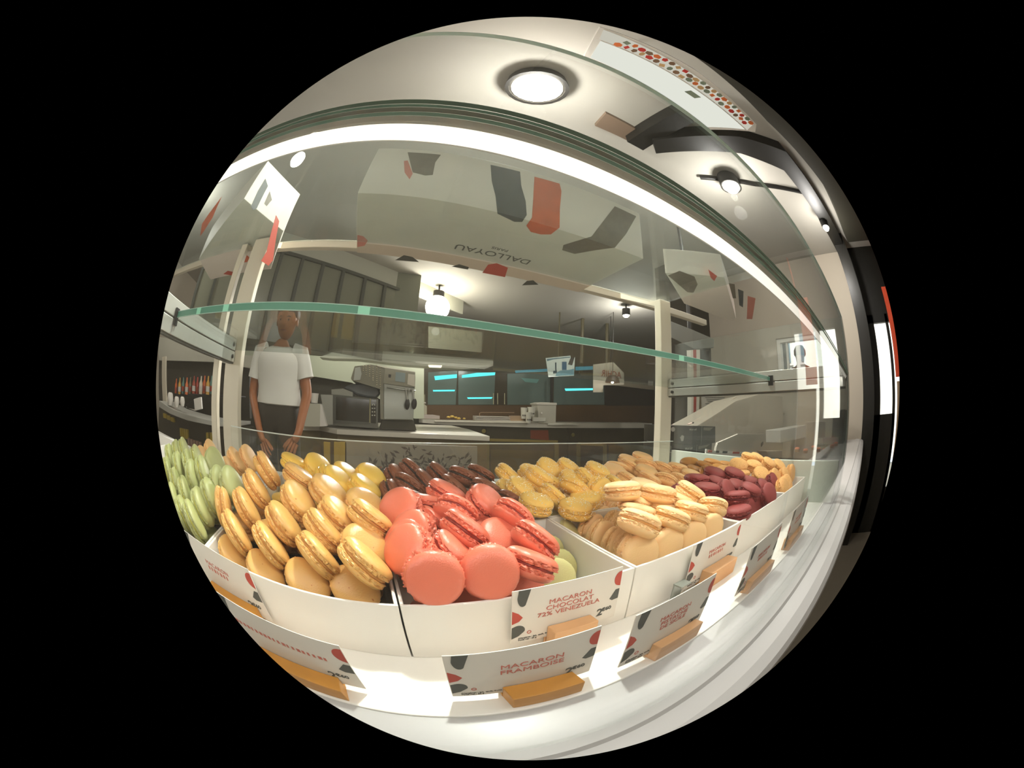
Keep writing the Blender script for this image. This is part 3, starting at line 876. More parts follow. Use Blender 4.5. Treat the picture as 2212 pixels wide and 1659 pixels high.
# ------------------------------------------------------------------ printed gift boxes on the roof glass
TZ = 0.3592
box_w = mat('printed_white_carton', (222, 214, 202), 0.55)
box_d = mat('carton_side', (170, 160, 148), 0.6)
print_cols = {'slate': mat('slate_print', (88, 92, 92), 0.6, noise_amt=0.35, noise_scale=60),
              'orange': mat('orange_print', (214, 108, 70), 0.6, noise_amt=0.3, noise_scale=40),
              'red': mat('red_print', (190, 76, 58), 0.6, noise_amt=0.15, noise_scale=60),
              'taupe': mat('taupe_print', (120, 112, 98), 0.6, noise_amt=0.35, noise_scale=70),
              'rose': mat('rose_print', (206, 132, 116), 0.6),
              'ink': mat('dark_print', (70, 72, 64), 0.6)}


def ratio(px, py):
    v = ray(px, py); return v.z / v.y


def clip_poly(pts, f):
    out = []
    for i in range(len(pts)):
        a, b = pts[i], pts[(i + 1) % len(pts)]
        fa, fb = f(*a), f(*b)
        if fa >= 0: out.append(a)
        if fa * fb < 0:
            t = fa / (fa - fb)
            for _ in range(12):
                p = (a[0] + (b[0] - a[0]) * t, a[1] + (b[1] - a[1]) * t); fp = f(*p)
                t += 0.5 * (fp / (fa - fb))
            out.append(p)
    return out


def box_print(parent, pts, m, fold, yfront):
    """a printed patch that wraps over the lower front edge of a box"""
    lo = clip_poly(pts, lambda x, y: fold - ratio(x, y))
    up = clip_poly(pts, lambda x, y: ratio(x, y) - fold)
    if len(lo) > 2:
        MB().prism([atz(x, y, TZ - 0.0004) for x, y in lo], (0, 0, 0.0003)).build('printed_patch', m, parent)
    if len(up) > 2:
        MB().prism([aty(x, y, yfront - 0.0004) for x, y in up], (0, 0.0003, 0)).build('printed_patch', m, parent)


def c2(*pts):
    return [(840 + x / 3.6867, 240 + y / 3.6867) for x, y in pts]


def c1(*pts):
    return [(340 + x / 3.6867, 240 + y / 3.6867) for x, y in pts]


gx0, gx1 = -0.285 * TZ, 1.45 * TZ
gy0, gy1 = 1.45 * TZ, 2.21 * TZ
g = thing('gift_box', ((gx0 + gx1) / 2, gy0, TZ), 'large white printed carton in the middle of the glass roof', 'carton', 'printed white cartons on the roof glass')
MB().box(gx0, gx1, gy0, gy1, TZ + 0.0001, TZ + 0.13).build('carton', box_w, g, bevel=0.001)
MB().box(gx0, gx1, gy1 - 0.055, gy1 + 0.001, TZ - 0.0003, TZ + 0.0001).build('bottom_flap', mat('carton_flap', (206, 192, 172), 0.6), g)
FB = TZ / gy0
for pts, c in ((c2((810, 430), (1045, 485), (1055, 600), (1090, 720), (1098, 830), (1062, 885), (1000, 885), (865, 820), (850, 680), (820, 560)), 'slate'),
               (c2((1160, 525), (1360, 580), (1375, 640), (1362, 780), (1360, 930), (1290, 985), (1210, 985), (1130, 965), (1095, 915), (1140, 850), (1150, 700)), 'orange'),
               (c2((1800, 760), (1970, 840), (1890, 980), (1800, 1090), (1650, 1110), (1480, 1140), (1380, 1110), (1390, 1070), (1520, 1030), (1615, 1000)), 'taupe'),
               (c2((150, 330), (415, 350), (370, 410), (350, 510), (290, 515), (190, 490)), 'taupe'),
               (c2((120, 400), (150, 395), (190, 500), (165, 545), (125, 490)), 'rose'),
               (c2((745, 1290), (790, 1225), (860, 1215), (948, 1250), (925, 1325)), 'red'),
               (c2((50, 1190), (120, 1150), (190, 1165), (240, 1205)), 'ink'),
               (c2((500, 1240), (560, 1222), (637, 1245), (630, 1265)), 'ink'),
               (c2((1060, 1390), (1100, 1355), (1150, 1350), (1190, 1385)), 'ink')):
    box_print(g, pts, print_cols[c], FB, gy0)
box_print(g, c1((1592, 990), (1640, 1000), (1675, 1035), (1650, 1075), (1592, 1085)), print_cols['rose'], FB, gy0)
a_, b_ = atz(1145, 567, TZ), atz(985, 529, TZ)
mid = (a_ + b_) / 2
text_mesh('DALLOYAU', 0.036, facing((mid.x, mid.y + 0.004, TZ - 0.0006), (-1, 0, 0), (0, 1, 0)), print_cols['ink'], g, sx=1.0)
text_mesh('PARIS', 0.016, facing((mid.x + 0.004, mid.y - 0.026, TZ - 0.0006), (-1, 0, 0), (0, 1, 0)), print_cols['ink'], g)

l = [atz(x, y, TZ + 0.0001) for x, y in ((585, 582), (612, 500), (527, 430), (430, 560), (455, 605))]
lb = thing('gift_box', l[1], 'white printed carton at the left end of the glass roof', 'carton', 'printed white cartons on the roof glass')
MB().prism(l, (0, 0, 0.11)).build('carton', box_w, lb, bevel=0.001)
for pts, c in ((c1((640, 1175), (670, 1148), (705, 1145), (735, 1170), (715, 1205), (670, 1210)), 'orange'), (c1((525, 1300), (560, 1275), (610, 1285), (595, 1312)), 'red'),
               (c1((470, 740), (515, 680), (440, 850), (370, 960), (340, 1000), (355, 900)), 'orange')):
    MB().prism([atz(x, y, TZ - 0.0004) for x, y in pts], (0, 0, 0.0003)).build('printed_patch', print_cols[c], lb)
e0, e1 = l[1], l[2]
en = (e1 - e0).cross(Vector((0, 0, 1))).normalized()
if en.y > 0: en = -en


def onplane(px, py, p0, n):
    v = ray(px, py); return v * (p0.dot(n) / v.dot(n))


for pts, c in ((c1((825, 1195), (870, 1120), (945, 830), (970, 880), (920, 1190), (885, 1235)), 'red'), (c1((745, 760), (800, 640), (860, 540), (880, 600), (790, 780), (760, 790)), 'slate'),
               (c1((850, 740), (895, 640), (912, 710), (870, 760)), 'taupe')):
    MB().prism([onplane(x, y, e0, en) + en * 0.0004 for x, y in pts], -en * 0.0003).build('printed_patch', print_cols[c], lb)

r = [atz(x, y, TZ + 0.0001) for x, y in ((1437, 590), (1440, 668), (1535, 700), (1590, 690), (1565, 600))]
r = [Vector((p.x, min(p.y, 0.668), p.z)) for p in r]
rb = thing('gift_box', r[0], 'white printed carton at the right end of the glass roof', 'carton', 'printed white cartons on the roof glass')
MB().prism(r, (0, 0, 0.07)).build('carton', box_w, rb, bevel=0.001)
for pts, c in (([(1443, 596), (1468, 586), (1500, 598), (1507, 615), (1498, 633), (1485, 632)], 'taupe'), ([(1530, 583), (1549, 597), (1543, 608), (1535, 600)], 'red'),
               ([(1574, 612), (1587, 615), (1590, 645), (1583, 645)], 'taupe'), ([(1594, 625), (1606, 630), (1605, 665), (1597, 660)], 'slate'), ([(1615, 640), (1632, 645), (1625, 690), (1613, 690)], 'rose')):
    MB().prism([atz(x, y, TZ - 0.0004) for x, y in pts], (0, 0, 0.0003)).build('printed_patch', print_cols[c], rb)

# ------------------------------------------------------------------ ceiling: spot lamps, track, light box, grille
bulb_m = emitter('lamp_glow', (255, 246, 228), 40.0)


def spot_lamp(x, y, z, label, r=0.05, w=SPOT_W, down=0.0, glare_ball=False):
    t = thing('spot_lamp', (x, y, CEIL), label, 'lamp', 'ceiling spot lamps')
    if glare_ball: r *= 0.4
    MB().lathe([(0, 0.10), (r * 1.15, 0.10), (r * 1.2, 0.02), (r * 1.2, 0), (r * 1.05, 0), (r * 1.05, 0.02), (0, 0.02)], 20, Matrix.Translation((x, y, z))).build('housing', black_m, t, smooth=True)
    if z + 0.1 < CEIL:
        MB().tube([(x, y, z + 0.1), (x, y, CEIL)], 0.012, 8).build('stem', black_m, t)
    if glare_ball: r /= 0.4
    if glare_ball:  # oversized glowing ball, puts the lamp's glare into its shape
        MB().lathe([(r * math.sin(k * math.pi / 12), -r * 0.75 + r * math.cos(k * math.pi / 12)) for k in range(0, 13)], 20, Matrix.Translation((x, y, z))).build('globe', bulb_m, t, smooth=True)
    if not glare_ball: MB().lathe([(0, -r * 0.6), (r * 0.6, -r * 0.45), (r * 0.95, -0.001), (r * 0.95, 0.012), (0, 0.012)], 20, Matrix.Translation((x, y, z))).build('bulb', bulb_m, t, smooth=True)  # bulb radius is widened to take in the lamp's glare
    L = bpy.data.lights.new('spot_light', 'POINT'); L.energy = w; L.color = (1.0, 0.965, 0.91); L.shadow_soft_size = 0.05
    o = bpy.data.objects.new('spot_light', L); COL.objects.link(o); o.location = (x, y, z - r * (1.9 if glare_ball else 1) - 0.16)
    if down:
        D = bpy.data.lights.new('spot_beam', 'SPOT'); D.energy = down; D.color = (1.0, 0.965, 0.91); D.shadow_soft_size = 0.03
        D.spot_size = math.radians(110); D.spot_blend = 0.5
        o = bpy.data.objects.new('spot_beam', D); COL.objects.link(o); o.location = (x, y, z - r * (1.9 if glare_ball else 1) - 0.02)
        o.rotation_euler = (Vector((0.1, 0.25, -0.12)) - Vector((x, y, z))).to_track_quat('-Z', 'Y').to_euler()
    return t


spot_lamp(0.37, 0.84, 1.5, 'brightest spot lamp, straight above the display roof', 0.13, down=135.0)
spot_lamp(1.78, 0.76, 1.5, 'spot lamp hanging at the left end of the black track', 0.075, down=25.0)
spot_lamp(2.54, 0.05, 1.44, 'small spot lamp hanging at the shopfront end of the black track', 0.045, SPOT_W * 0.6)
spot_lamp(0.63, 4.3, 1.43, 'bright spot lamp over the back kitchen, above the shelf edge', 0.16, SPOT_W * 0.7, down=150.0, glare_ball=True)
spot_lamp(-0.57, 3.75, 1.45, 'spot lamp in front of the dark glazed partition', 0.085, SPOT_W * 0.7, down=100.0, glare_ball=True)
spot_lamp(3.2, 3.6, 1.45, 'small spot lamp at the far right wall', 0.05, SPOT_W)  # extra lamp, added to lift the kitchen's ambient light
spot_lamp(-2.4, 1.6, 1.45, 'spot lamp over the bottle shelves at far left', 0.05, SPOT_W)  # out of view, added as room fill
spot_lamp(-0.8, -1.2, 1.45, 'spot lamp over the customer side of the shop', 0.05, SPOT_W * 0.3)  # behind the lens, added as room fill
tr = tag(MB().tube([(1.67, 0.96, CEIL - 0.02), (1.96, 0.58, CEIL - 0.02), (2.25, 0.05, CEIL - 0.02), (2.6, 0.02, CEIL - 0.02)], 0.018, 8).build('lamp_track', black_m), 'black lamp track bending across the pale ceiling', 'lamp track')
lb_ = thing('light_box', (0.75, 0.25, 1.62), 'white backlit menu panel with food pictures hanging under the ceiling', 'light box')
q = [(0.36, 0.40), (1.05, 0.42), (1.18, 0.12), (1.13, 0.06), (0.70, 0.065), (0.28, 0.13)]
MB().prism([(x, y, 1.30) for x, y in q], (0, 0, 0.03)).build('frame', white, lb_)
MB().prism([(0.38, 0.385, 1.2985), (1.03, 0.405, 1.2985), (1.14, 0.175, 1.2985), (0.34, 0.235, 1.2985)], (0, 0, 0.0012)).build('lit_panel', emitter('menu_glow', (236, 238, 226), 0.85), lb_)
MB().prism([(0.33, 0.225, 1.2985), (1.15, 0.165, 1.2985), (1.12, 0.075, 1.2985), (0.30, 0.14, 1.2985)], (0, 0, 0.0012)).build('lit_panel', emitter('menu_glow_dim', (225, 222, 206), 0.7), lb_)
rr = random.Random(5)
pcs = [mat('food_orange', (214, 110, 50), 0.6), mat('food_brown', (120, 92, 66), 0.6), mat('food_green', (120, 132, 112), 0.6), mat('food_red', (190, 50, 40), 0.6), mat('food_tan', (196, 160, 110), 0.6)]
for i in range(22):
    x = 0.40 + i * 0.033
    for j in range(2):
        y = 0.205 - i * 0.0035 - j * 0.045 + rr.uniform(-0.008, 0.008)
        n_ = rr.randint(4, 7); a0 = rr.uniform(0, 3); rx = rr.uniform(0.010, 0.018)
        MB().prism([(x + j * 0.014 + rx * math.cos(a0 + 6.283 * k / n_), y + 0.020 * math.sin(a0 + 6.283 * k / n_), 1.2975) for k in range(n_)], (0, 0, 0.0008)).build('food_picture', pcs[(i * 3 + i // 4 + j * 2) % 5], lb_)
MB().prism([(0.78, 0.27, 1.2975), (0.84, 0.265, 1.2975), (0.85, 0.225, 1.2975), (0.79, 0.23, 1.2975)], (0, 0, 0.0008)).build('food_picture', pcs[2], lb_)
MB().tube([(0.5, 0.3, 1.33), (0.5, 0.3, CEIL)], 0.006, 6).build('hanger', black_m, lb_)
MB().tube([(0.95, 0.25, 1.33), (0.95, 0.25, CEIL)], 0.006, 6).build('hanger', black_m, lb_)
gr = thing('ceiling_grille', (0.98, 0.96, CEIL), 'brown rectangular air grille in the ceiling beside the brightest lamp', 'grille')
MB().prism([(0.83, 1.04, CEIL - 0.03), (0.81, 0.89, CEIL - 0.03), (1.10, 0.9, CEIL - 0.03), (1.18, 1.03, CEIL - 0.03)], (0, 0, 0.029)).build('panel', mat('brown_grille', (128, 108, 90), 0.6), gr)

# ------------------------------------------------------------------ kitchen behind the display
# glazed partition running diagonally away to the right
pa, pb = atz(602, 543, 1.4), atz(870, 630, 1.4)
dr = (pb - pa); dr.z = 0; dr.normalize()
nn = Vector((-dr.y, dr.x, 0))


def diag(px, z):
    """point of the partition seen in image column px of its top edge"""
    t = (px - 602) / (870 - 602)
    v = ray(px, 543 + 87 * t - 12 * math.sin(math.pi * min(max(t, 0), 1)))
    k = pa.dot(nn) / (v.x * nn.x + v.y * nn.y)
    p = v * k
    return Vector((p.x, p.y, z))


glz = mat('smoked_partition_glass', (112, 114, 98), 0.25, noise_amt=0.2, noise_scale=1.2)
mull = mat('dark_mullion', (58, 62, 52), 0.5)
cols = [470, 500, 553, 611, 656, 700, 743, 789, 831, 870]
part_root = thing('glazed_partition', diag(602, -0.2), 'dark glazed partition with thin mullions above the pale kitchen wall', 'partition')
ZB = 0.50
for a, b in zip(cols, cols[1:]):
    A, B = diag(a, 0), diag(b, 0)
    MB().prism([(A.x, A.y, ZB), (B.x, B.y, ZB), (B.x, B.y, 1.38), (A.x, A.y, 1.38)], nn * 0.02).build('pane', glz, part_root)
for a in cols:
    A = diag(a, 0)
    MB().prism([A - dr * 0.02 + Vector((0, 0, ZB)), A + dr * 0.02 + Vector((0, 0, ZB)), A + dr * 0.02 + Vector((0, 0, 1.40)), A - dr * 0.02 + Vector((0, 0, 1.40))], -nn * 0.03).build('mullion', mull, part_root)
A, B = diag(470, 0), diag(870, 0)
MB().prism([(A.x, A.y, 1.38), (B.x, B.y, 1.38), (B.x, B.y, 1.415), (A.x, A.y, 1.415)], -nn * 0.03).build('head_rail', mull, part_root)
B2 = diag(1000, 0)
struct('trim_3', MB().prism([(A.x, A.y, 1.415), (B2.x, B2.y, 1.415), (B2.x, B2.y, CEIL), (A.x, A.y, CEIL)], nn * 0.03), mat('pale_bulkhead', (168, 168, 152), 0.7))


def flat(name, pts, y, m, parent=None, depth=0.02, **kw):
    o = ypoly(pts, y, depth).build(name, m, parent, **kw)
    return o


# pale wall, hood, dark recess
o = flat('wall_back', [(440, 752), (900, 790), (916, 793), (916, 905), (896, 905), (760, 827), (675, 813), (540, 800), (440, 795)], 4.75, wall_pale, depth=0.1); o['kind'] = 'structure'
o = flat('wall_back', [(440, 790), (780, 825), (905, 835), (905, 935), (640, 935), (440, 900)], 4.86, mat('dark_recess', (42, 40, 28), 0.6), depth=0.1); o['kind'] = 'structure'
hood = thing('extractor_hood', aty(880, 780, 4.0), 'pale extractor hood above the kitchen ovens', 'hood')
flat('canopy', [(690, 772), (735, 756), (800, 757), (1065, 779), (1065, 791), (1000, 798), (880, 789), (770, 776), (715, 775)], 4.0, mat('hood_enamel', (186, 188, 172), 0.45), hood, depth=0.25)
flat('lamp', [(925, 789), (955, 790), (953, 795), (927, 794)], 3.995, bulb_m if False else emitter('hood_light', (255, 238, 205), 2.0), hood, depth=0.01)
MB().box(aty(760, 770, 4.2).x, aty(890, 780, 4.2).x, 4.05, 4.2, aty(900, 765, 4.2).z, CEIL).build('duct', mat('duct_grey', (112, 114, 96), 0.6), hood)
# grey cupboard seen through the shelf glass
cb = tag(flat('wall_cupboard', [(925, 705), (1042, 718), (1040, 762), (925, 752)], 5.2, mat('cupboard_grey', (120, 120, 100), 0.6), depth=0.4, bevel=0.004), 'grey wall cupboard above the refrigerators', 'cupboard')

# island counter
isl = thing('island_counter', atz(900, 935, -0.25), 'kitchen island with pale worktop and a splash-patterned front panel', 'counter')
ft = [atz(*p, -0.25) for p in ((590, 917), (691, 921), (728, 928), (840, 934), (960, 939), (1058, 943))]
MB().prism(ft + [Vector((1.05, 3.9, -0.25)), Vector((1.0, 4.7, -0.25)), Vector((-2.0, 4.7, -0.25))], (0, 0, -0.045)).build('worktop', counter_m, isl, bevel=0.003)
ins = [p + Vector((0.0, 0.05, -0.045)) for p in ft]
MB().prism(ins + [Vector((1.0, 3.9, -0.295)), Vector((0.95, 4.6, -0.295)), Vector((-1.9, 4.6, -0.295))], (0, 0, FLOOR + 0.295)).build('cabinet', mat('brown_olive_cabinet', (104, 88, 50), 0.5, noise_amt=0.2, noise_scale=4), isl)
flat('front_panel', [(746, 951), (880, 960), (1031, 965), (1031, 1048), (746, 1040)], 2.60, mat('grey_marbled_panel', (140, 132, 116), 0.5, noise_amt=0.2, noise_scale=6), isl, depth=0.02)
rs = random.Random(11)
sp = MB()
for i in range(260):
    u = rs.random(); v = rs.random() ** 0.6
    px = 790 + 235 * u + rs.gauss(0, 6); py = 975 + 68 * v - 18 * math.exp(-((u - 0.45) / 0.16) ** 2) * rs.random() * 2
    if px > 1026 or py > 1044: continue
    p = aty(px, py, 2.597); a = rs.uniform(0, 3); s = rs.uniform(0.006, 0.022)
    d1 = Vector((math.cos(a), 0, math.sin(a))) * s * 1.6; d2 = Vector((-math.sin(a), 0, math.cos(a))) * s * 0.5
    sp.prism([p - d1, p + d2, p + d1, p - d2], (0, 0.002, 0))
o = sp.build('splash_pattern', mat('dark_splash', (74, 64, 54), 0.6), isl); o['kind'] = 'stuff'
sp = MB()
for i in range(30):
    p = aty(rs.uniform(800, 1015), rs.uniform(1005, 1042), 2.5965); a = rs.uniform(0, 3); s = rs.uniform(0.006, 0.014)
    d1 = Vector((math.cos(a), 0, math.sin(a))) * s; d2 = Vector((-math.sin(a), 0, math.cos(a))) * s * 0.6
    sp.prism([p - d1, p + d2, p + d1, p - d2], (0, 0.002, 0))
o = sp.build('splash_pattern', mat('rust_splash', (160, 70, 50), 0.6), isl); o['kind'] = 'stuff'
for px in (700, 722, 735):
    p0, p1 = aty(px, 955, 2.62), aty(px, 1035, 2.62)
    MB().box(p0.x, p0.x + 0.05, 2.60, 2.63, p1.z, p0.z).build('yellow_stripe', mat('mustard_stripe', (168, 138, 40), 0.6), isl)

# microwave oven
mw = thing('microwave_oven', aty(768, 922, 3.3), 'black-doored steel microwave oven on the island worktop', 'microwave')
flat('casing', [(692.5, 852.5), (720, 853), (817, 863), (816, 926), (720, 919), (705, 919)], 3.32, mat('dark_steel_casing', (104, 104, 96), 0.4, metal=0.4), mw, depth=0.4)
flat('side_panel', [(692.5, 853), (719, 854), (719, 918), (705, 918)], 3.315, mat('pale_steel', (165, 166, 156), 0.4, metal=0.3), mw, depth=0.005)
flat('door_frame', [(720, 854), (800, 861), (799, 918), (720, 915)], 3.313, mat('door_steel', (88, 90, 82), 0.35, metal=0.5), mw, depth=0.007)
dm = mat('black_door_glass', (34, 32, 20), 0.12)
flat('door_window', [(726, 857.5), (798, 864), (796.5, 912.5), (725.5, 907.5)], 3.309, dm, mw, depth=0.004)
flat('control_panel', [(801.5, 864), (813, 865), (812, 915), (801.5, 914)], 3.309, dm, mw, depth=0.006)
flat('door_trim', [(799, 862), (800.5, 862), (799.5, 914), (798, 914)], 3.305, mat('brass_trim', (170, 160, 110), 0.4, metal=0.4), mw, depth=0.006)
for r_ in range(4):
    for c_ in range(2):
        px, py = 803 + c_ * 5, 874 + r_ * 7.5
        flat('key', [(px, py), (px + 2.6, py + .2), (px + 2.6, py + 2.6), (px, py + 2.4)], 3.306, mat('pale_key', (190, 190, 176), 0.5), mw, depth=0.004)
bx = tag(flat('pastry_carton', [(716, 842), (741, 840), (762, 848), (762, 857), (716, 852.3)], 3.4, mat('carton_grey', (150, 150, 138), 0.6), depth=0.2), 'small grey carton lying on top of the microwave', 'carton')
bag = tag(flat('plastic_bag', [(741, 838), (752, 832), (778, 827), (800, 829), (818, 836), (822, 852), (812, 862), (790, 859), (770, 854), (757, 846)], 3.45, mat('blue_grey_plastic', (88, 94, 96), 0.25, noise_amt=0.4, noise_scale=12), depth=0.12, bevel=0.02), 'crumpled blue-grey plastic bag behind the small carton on the microwave', 'bag')

# convection oven
ov = thing('convection_oven', aty(860, 925, 3.2), 'tall stainless convection oven with utensils hanging from its handle', 'oven')
flat('casing', [(766, 792), (800, 788), (831.6, 793.6), (897, 804), (893, 908), (827.5, 907), (822, 906), (821, 841), (760, 822), (758, 818)], 3.32, mat('oven_side_steel', (122, 120, 104), 0.35, metal=0.45), ov, depth=0.5)
flat('side_label', [(767, 795), (778, 793), (780, 803), (781, 808), (778, 821), (764, 822)], 3.31, mat('pale_label', (178, 182, 172), 0.5), ov, depth=0.008)
flat('control_head', [(832, 794.5), (897, 805), (896.5, 838), (828, 828.5)], 3.305, mat('head_steel', (138, 136, 120), 0.3, metal=0.5), ov, depth=0.014)
flat('top_trim', [(815, 789), (832, 793), (897, 803.5), (897, 805.5), (832, 795.5), (815, 791.5)], 3.30, mat('bright_trim', (215, 212, 196), 0.3, metal=0.3), ov, depth=0.015)
flat('display_screen', [(855, 804), (876, 806.5), (874.5, 827), (853.5, 824)], 3.298, mat('grey_blue_screen', (142, 158, 158), 0.15), ov, depth=0.006)
flat('switch', [(839.5, 809), (845, 810), (844, 816.5), (839, 815.5)], 3.298, black_m, ov, depth=0.006)
flat('side_plate', [(882, 808), (896, 810), (896, 836), (880, 831)], 3.299, mat('bright_plate', (196, 190, 174), 0.35, metal=0.3), ov, depth=0.006)
flat('door', [(829.5, 829.5), (896, 839), (893, 907), (829, 906)], 3.300, steel, ov, depth=0.02, bevel=0.003)
flat('base_stand', [(826, 908), (894, 909), (900, 931), (820, 928)], 3.36, mat('dark_oven_base', (52, 48, 32), 0.5), ov, depth=0.4)
MB().tube([aty(836, 837, 3.27), aty(866, 842, 3.25), aty(897, 845, 3.27)], 0.008, 8).build('handle', steel, ov, smooth=True)
rows_ = [(920, 380, 3), (965, 380, 5), (1020, 370, 6), (1075, 400, 7), (1135, 375, 10), (1190, 400, 10)]
hole_me = None
for cx_, cy_, n_ in rows_:
    for k in range(n_):
        px, py = 660 + cx_ / 7.373, 740 + (cy_ + k * 34) / 7.373
        p = aty(px, py, 3.312)
        if hole_me is None:
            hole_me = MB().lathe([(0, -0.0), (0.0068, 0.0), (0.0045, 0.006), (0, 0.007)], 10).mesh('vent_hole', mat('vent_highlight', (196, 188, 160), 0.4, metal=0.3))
        h = bpy.data.objects.new('vent_hole', hole_me); COL.objects.link(h); par(h, ov)
        h.location = p; h.rotation_euler = (math.pi / 2, 0, 0)
for name, lab, pts, hx, hy in (('serving_tongs', 'pair of dark tongs hanging left on the oven handle', [(877, 844), (884, 844)], 880, 874), ('serving_tongs', 'dark tongs hanging at the right end of the oven handle', [(891, 845), (893, 845)], 895, 873)):
    t = thing(name, aty(hx, 845, 3.24), lab, 'tongs', 'tongs hanging from the oven handle')
    for p in pts:
        MB().tube([aty(p[0], p[1] - 4, 3.235), aty(p[0], p[1], 3.225), aty(hx, hy - 10, 3.235)], 0.005, 6).build('arm', alu, t)
    c = aty(hx, hy, 3.24)
    M = Matrix.Translation(c) @ Matrix.Rotation(math.pi / 2, 4, 'X') @ Matrix.Diagonal((1, 2.2, 1, 1))
    MB().lathe([(0, 0.006), (0.016, 0.005), (0.024, 0), (0.016, -0.005), (0, -0.006)], 16, M, fn=lambda r, z, q: (r * (1 + 0.07 * math.sin(8 * q)), z)).build('head', black_m, t, smooth=True)

# small things left of the microwave
bin_ = thing('white_bin', aty(685, 920, 3.25), 'white wedge-shaped plastic bin left of the microwave', 'bin')
flat('bin_front', [(665, 872), (692, 873), (691, 922), (658, 922)], 3.25, mat('bin_white', (196, 194, 176), 0.5), bin_, depth=0.18)
flat('bin_side', [(692, 873), (695, 876), (706, 921), (691, 922)], 3.252, white, bin_, depth=0.12)
mug = tag(MB().lathe([(0, 0), (0.035, 0), (0.042, 0.09), (0.038, 0.09), (0.032, 0.01), (0, 0.01)], 16, Matrix.Translation(aty(679, 871, 3.3))).build('mug', white, smooth=True), 'white mug standing on the white plastic bin', 'mug')

# refrigerators with lit glass doors
pane_f = mat('fridge_glass', (98, 116, 112), 0.12, noise_amt=0.3, noise_scale=2.5)
tube_m = emitter('cyan_tube', (90, 225, 225), 1.5)
tube_b = emitter('blue_tube', (80, 175, 195), 0.8)
fr_m = mat('fridge_frame', (58, 52, 36), 0.4, metal=0.2)
handle_m = mat('fridge_handle', (176, 170, 140), 0.3, metal=0.5)


def fridge(pts, panes, tubes, handles, label):
    f = thing('glass_door_refrigerator', aty(pts[0][0], pts[-1][1], 5.5), label, 'refrigerator', 'glass-door refrigerators in the back wall')
    flat('cabinet', pts, 5.5, fr_m, f, depth=0.6)
    for pn in panes:
        flat('door', pn, 5.49, pane_f, f, depth=0.012)
    for t_, m_ in tubes:
        flat('light_tube', t_, 5.484, m_, f, depth=0.004)
    for (x, ya, yb) in handles:
        MB().tube([aty(x, ya, 5.45), aty(x, yb, 5.45)], 0.010, 8).build('handle', handle_m, f)
    return f


fridge([(915, 790), (1001, 797), (1093, 806), (1092, 876), (913, 876)],
       [[(925, 805), (988, 801), (984.5, 875), (924, 875)], [(990, 802), (1070, 806), (1067, 875), (990, 875)]],
       [([(938, 813), (987, 809), (987, 817), (940, 822)], tube_m), ([(935, 843), (983, 842.5), (982, 846), (936, 846.5)], tube_m),
        ([(998, 811), (1030, 806), (1070, 805), (1069, 811), (998, 817)], tube_m), ([(1009, 859), (1064, 858.5), (1062, 862), (1011, 862.5)], tube_m)],
       [(1066, 850, 874), (917, 853, 875)], 'left glass-door refrigerator with bright cyan tubes, right of the oven')
fridge([(1093, 806), (1313, 800), (1313, 876), (1092, 876)],
       [[(1096, 808), (1190, 806), (1188, 875), (1096, 875)], [(1197, 806), (1308, 810), (1308, 875), (1196, 875)]],
       [([(1112, 801), (1189, 797), (1189, 803), (1114, 806)], tube_b), ([(1243, 793), (1308, 791), (1308, 798), (1243, 801)], tube_b),
        ([(1220, 840), (1300, 839), (1300, 843), (1222, 845)], tube_m), ([(1125, 817), (1165, 820), (1160, 828), (1135, 826)], mat('dim_cyan', (90, 140, 134), 0.4))],
       [(1075, 850, 874), (1090, 850, 874)], 'right glass-door refrigerator with dim blue tubes, behind the white bucket')
o = flat('trim_4', [(903, 875.5), (1413, 875.5), (1413, 922), (889, 914)], 5.45, brown_panel, depth=0.06); o['kind'] = 'structure'
o = flat('trim_5', [(1306, 820), (1413, 830), (1413, 843), (1308, 831)], 5.38, mat('cream_lintel', (176, 166, 144), 0.6), depth=0.06); o['kind'] = 'structure'
o = flat('wall_back', [(1308, 829), (1413, 842), (1413, 877), (1309, 877)], 5.44, mat('black_opening', (26, 20, 12), 0.7), depth=0.06); o['kind'] = 'structure'
bl = tag(flat('flat_screen', [(1190, 815), (1194, 815), (1194, 917), (1190, 917)], 5.3, black_m, depth=0.03), 'thin black upright pole under the bright picture screen', 'pole'); bl.name = 'screen_pole'

# rear worktop and cabinets
rc = thing('rear_counter', aty(1150, 920, 5.0), 'long rear kitchen counter with cream worktop and dark doors', 'counter')
flat('worktop', [(889, 904), (960, 910), (1150, 913), (1409, 915), (1409, 925), (1150, 924.5), (960, 918), (889, 912)], 4.9, counter_m, rc, depth=0.5)
for a, b, ra, rb_, in ((889, 1050, 912, 921), (1051, 1226, 921, 924.5), (1228, 1408, 924.5, 925)):
    flat('door', [(a, ra), (b, rb_), (b, 1046), (a, 1046)], 4.93, dark_panel, rc, depth=0.03)
for px, py in ((1045, 932), (1238, 940)):
    MB().lathe([(0, -0.012), (0.03, -0.008), (0.034, 0), (0, 0.002)], 16, Matrix.Translation(aty(px, py, 4.92)) @ Matrix.Rotation(-math.pi / 2, 4, 'X') ).build('knob', mat('brass_knob', (132, 120, 62), 0.4, metal=0.3), rc, smooth=True)
flat('red_sticker', [(1146, 930), (1184, 930), (1186, 952), (1146, 948)], 4.925, mat('rust_red', (120, 52, 22), 0.6), rc, depth=0.006)
for a, b, c_ in ((1058, 1205, 948), (1250, 1310, 956)):
    flat('shelf_edge', [(a, c_), (b, c_ + 4), (b, c_ + 9), (a, c_ + 6)], 4.92, mat('mustard_edge', (140, 122, 62), 0.6), rc, depth=0.01)
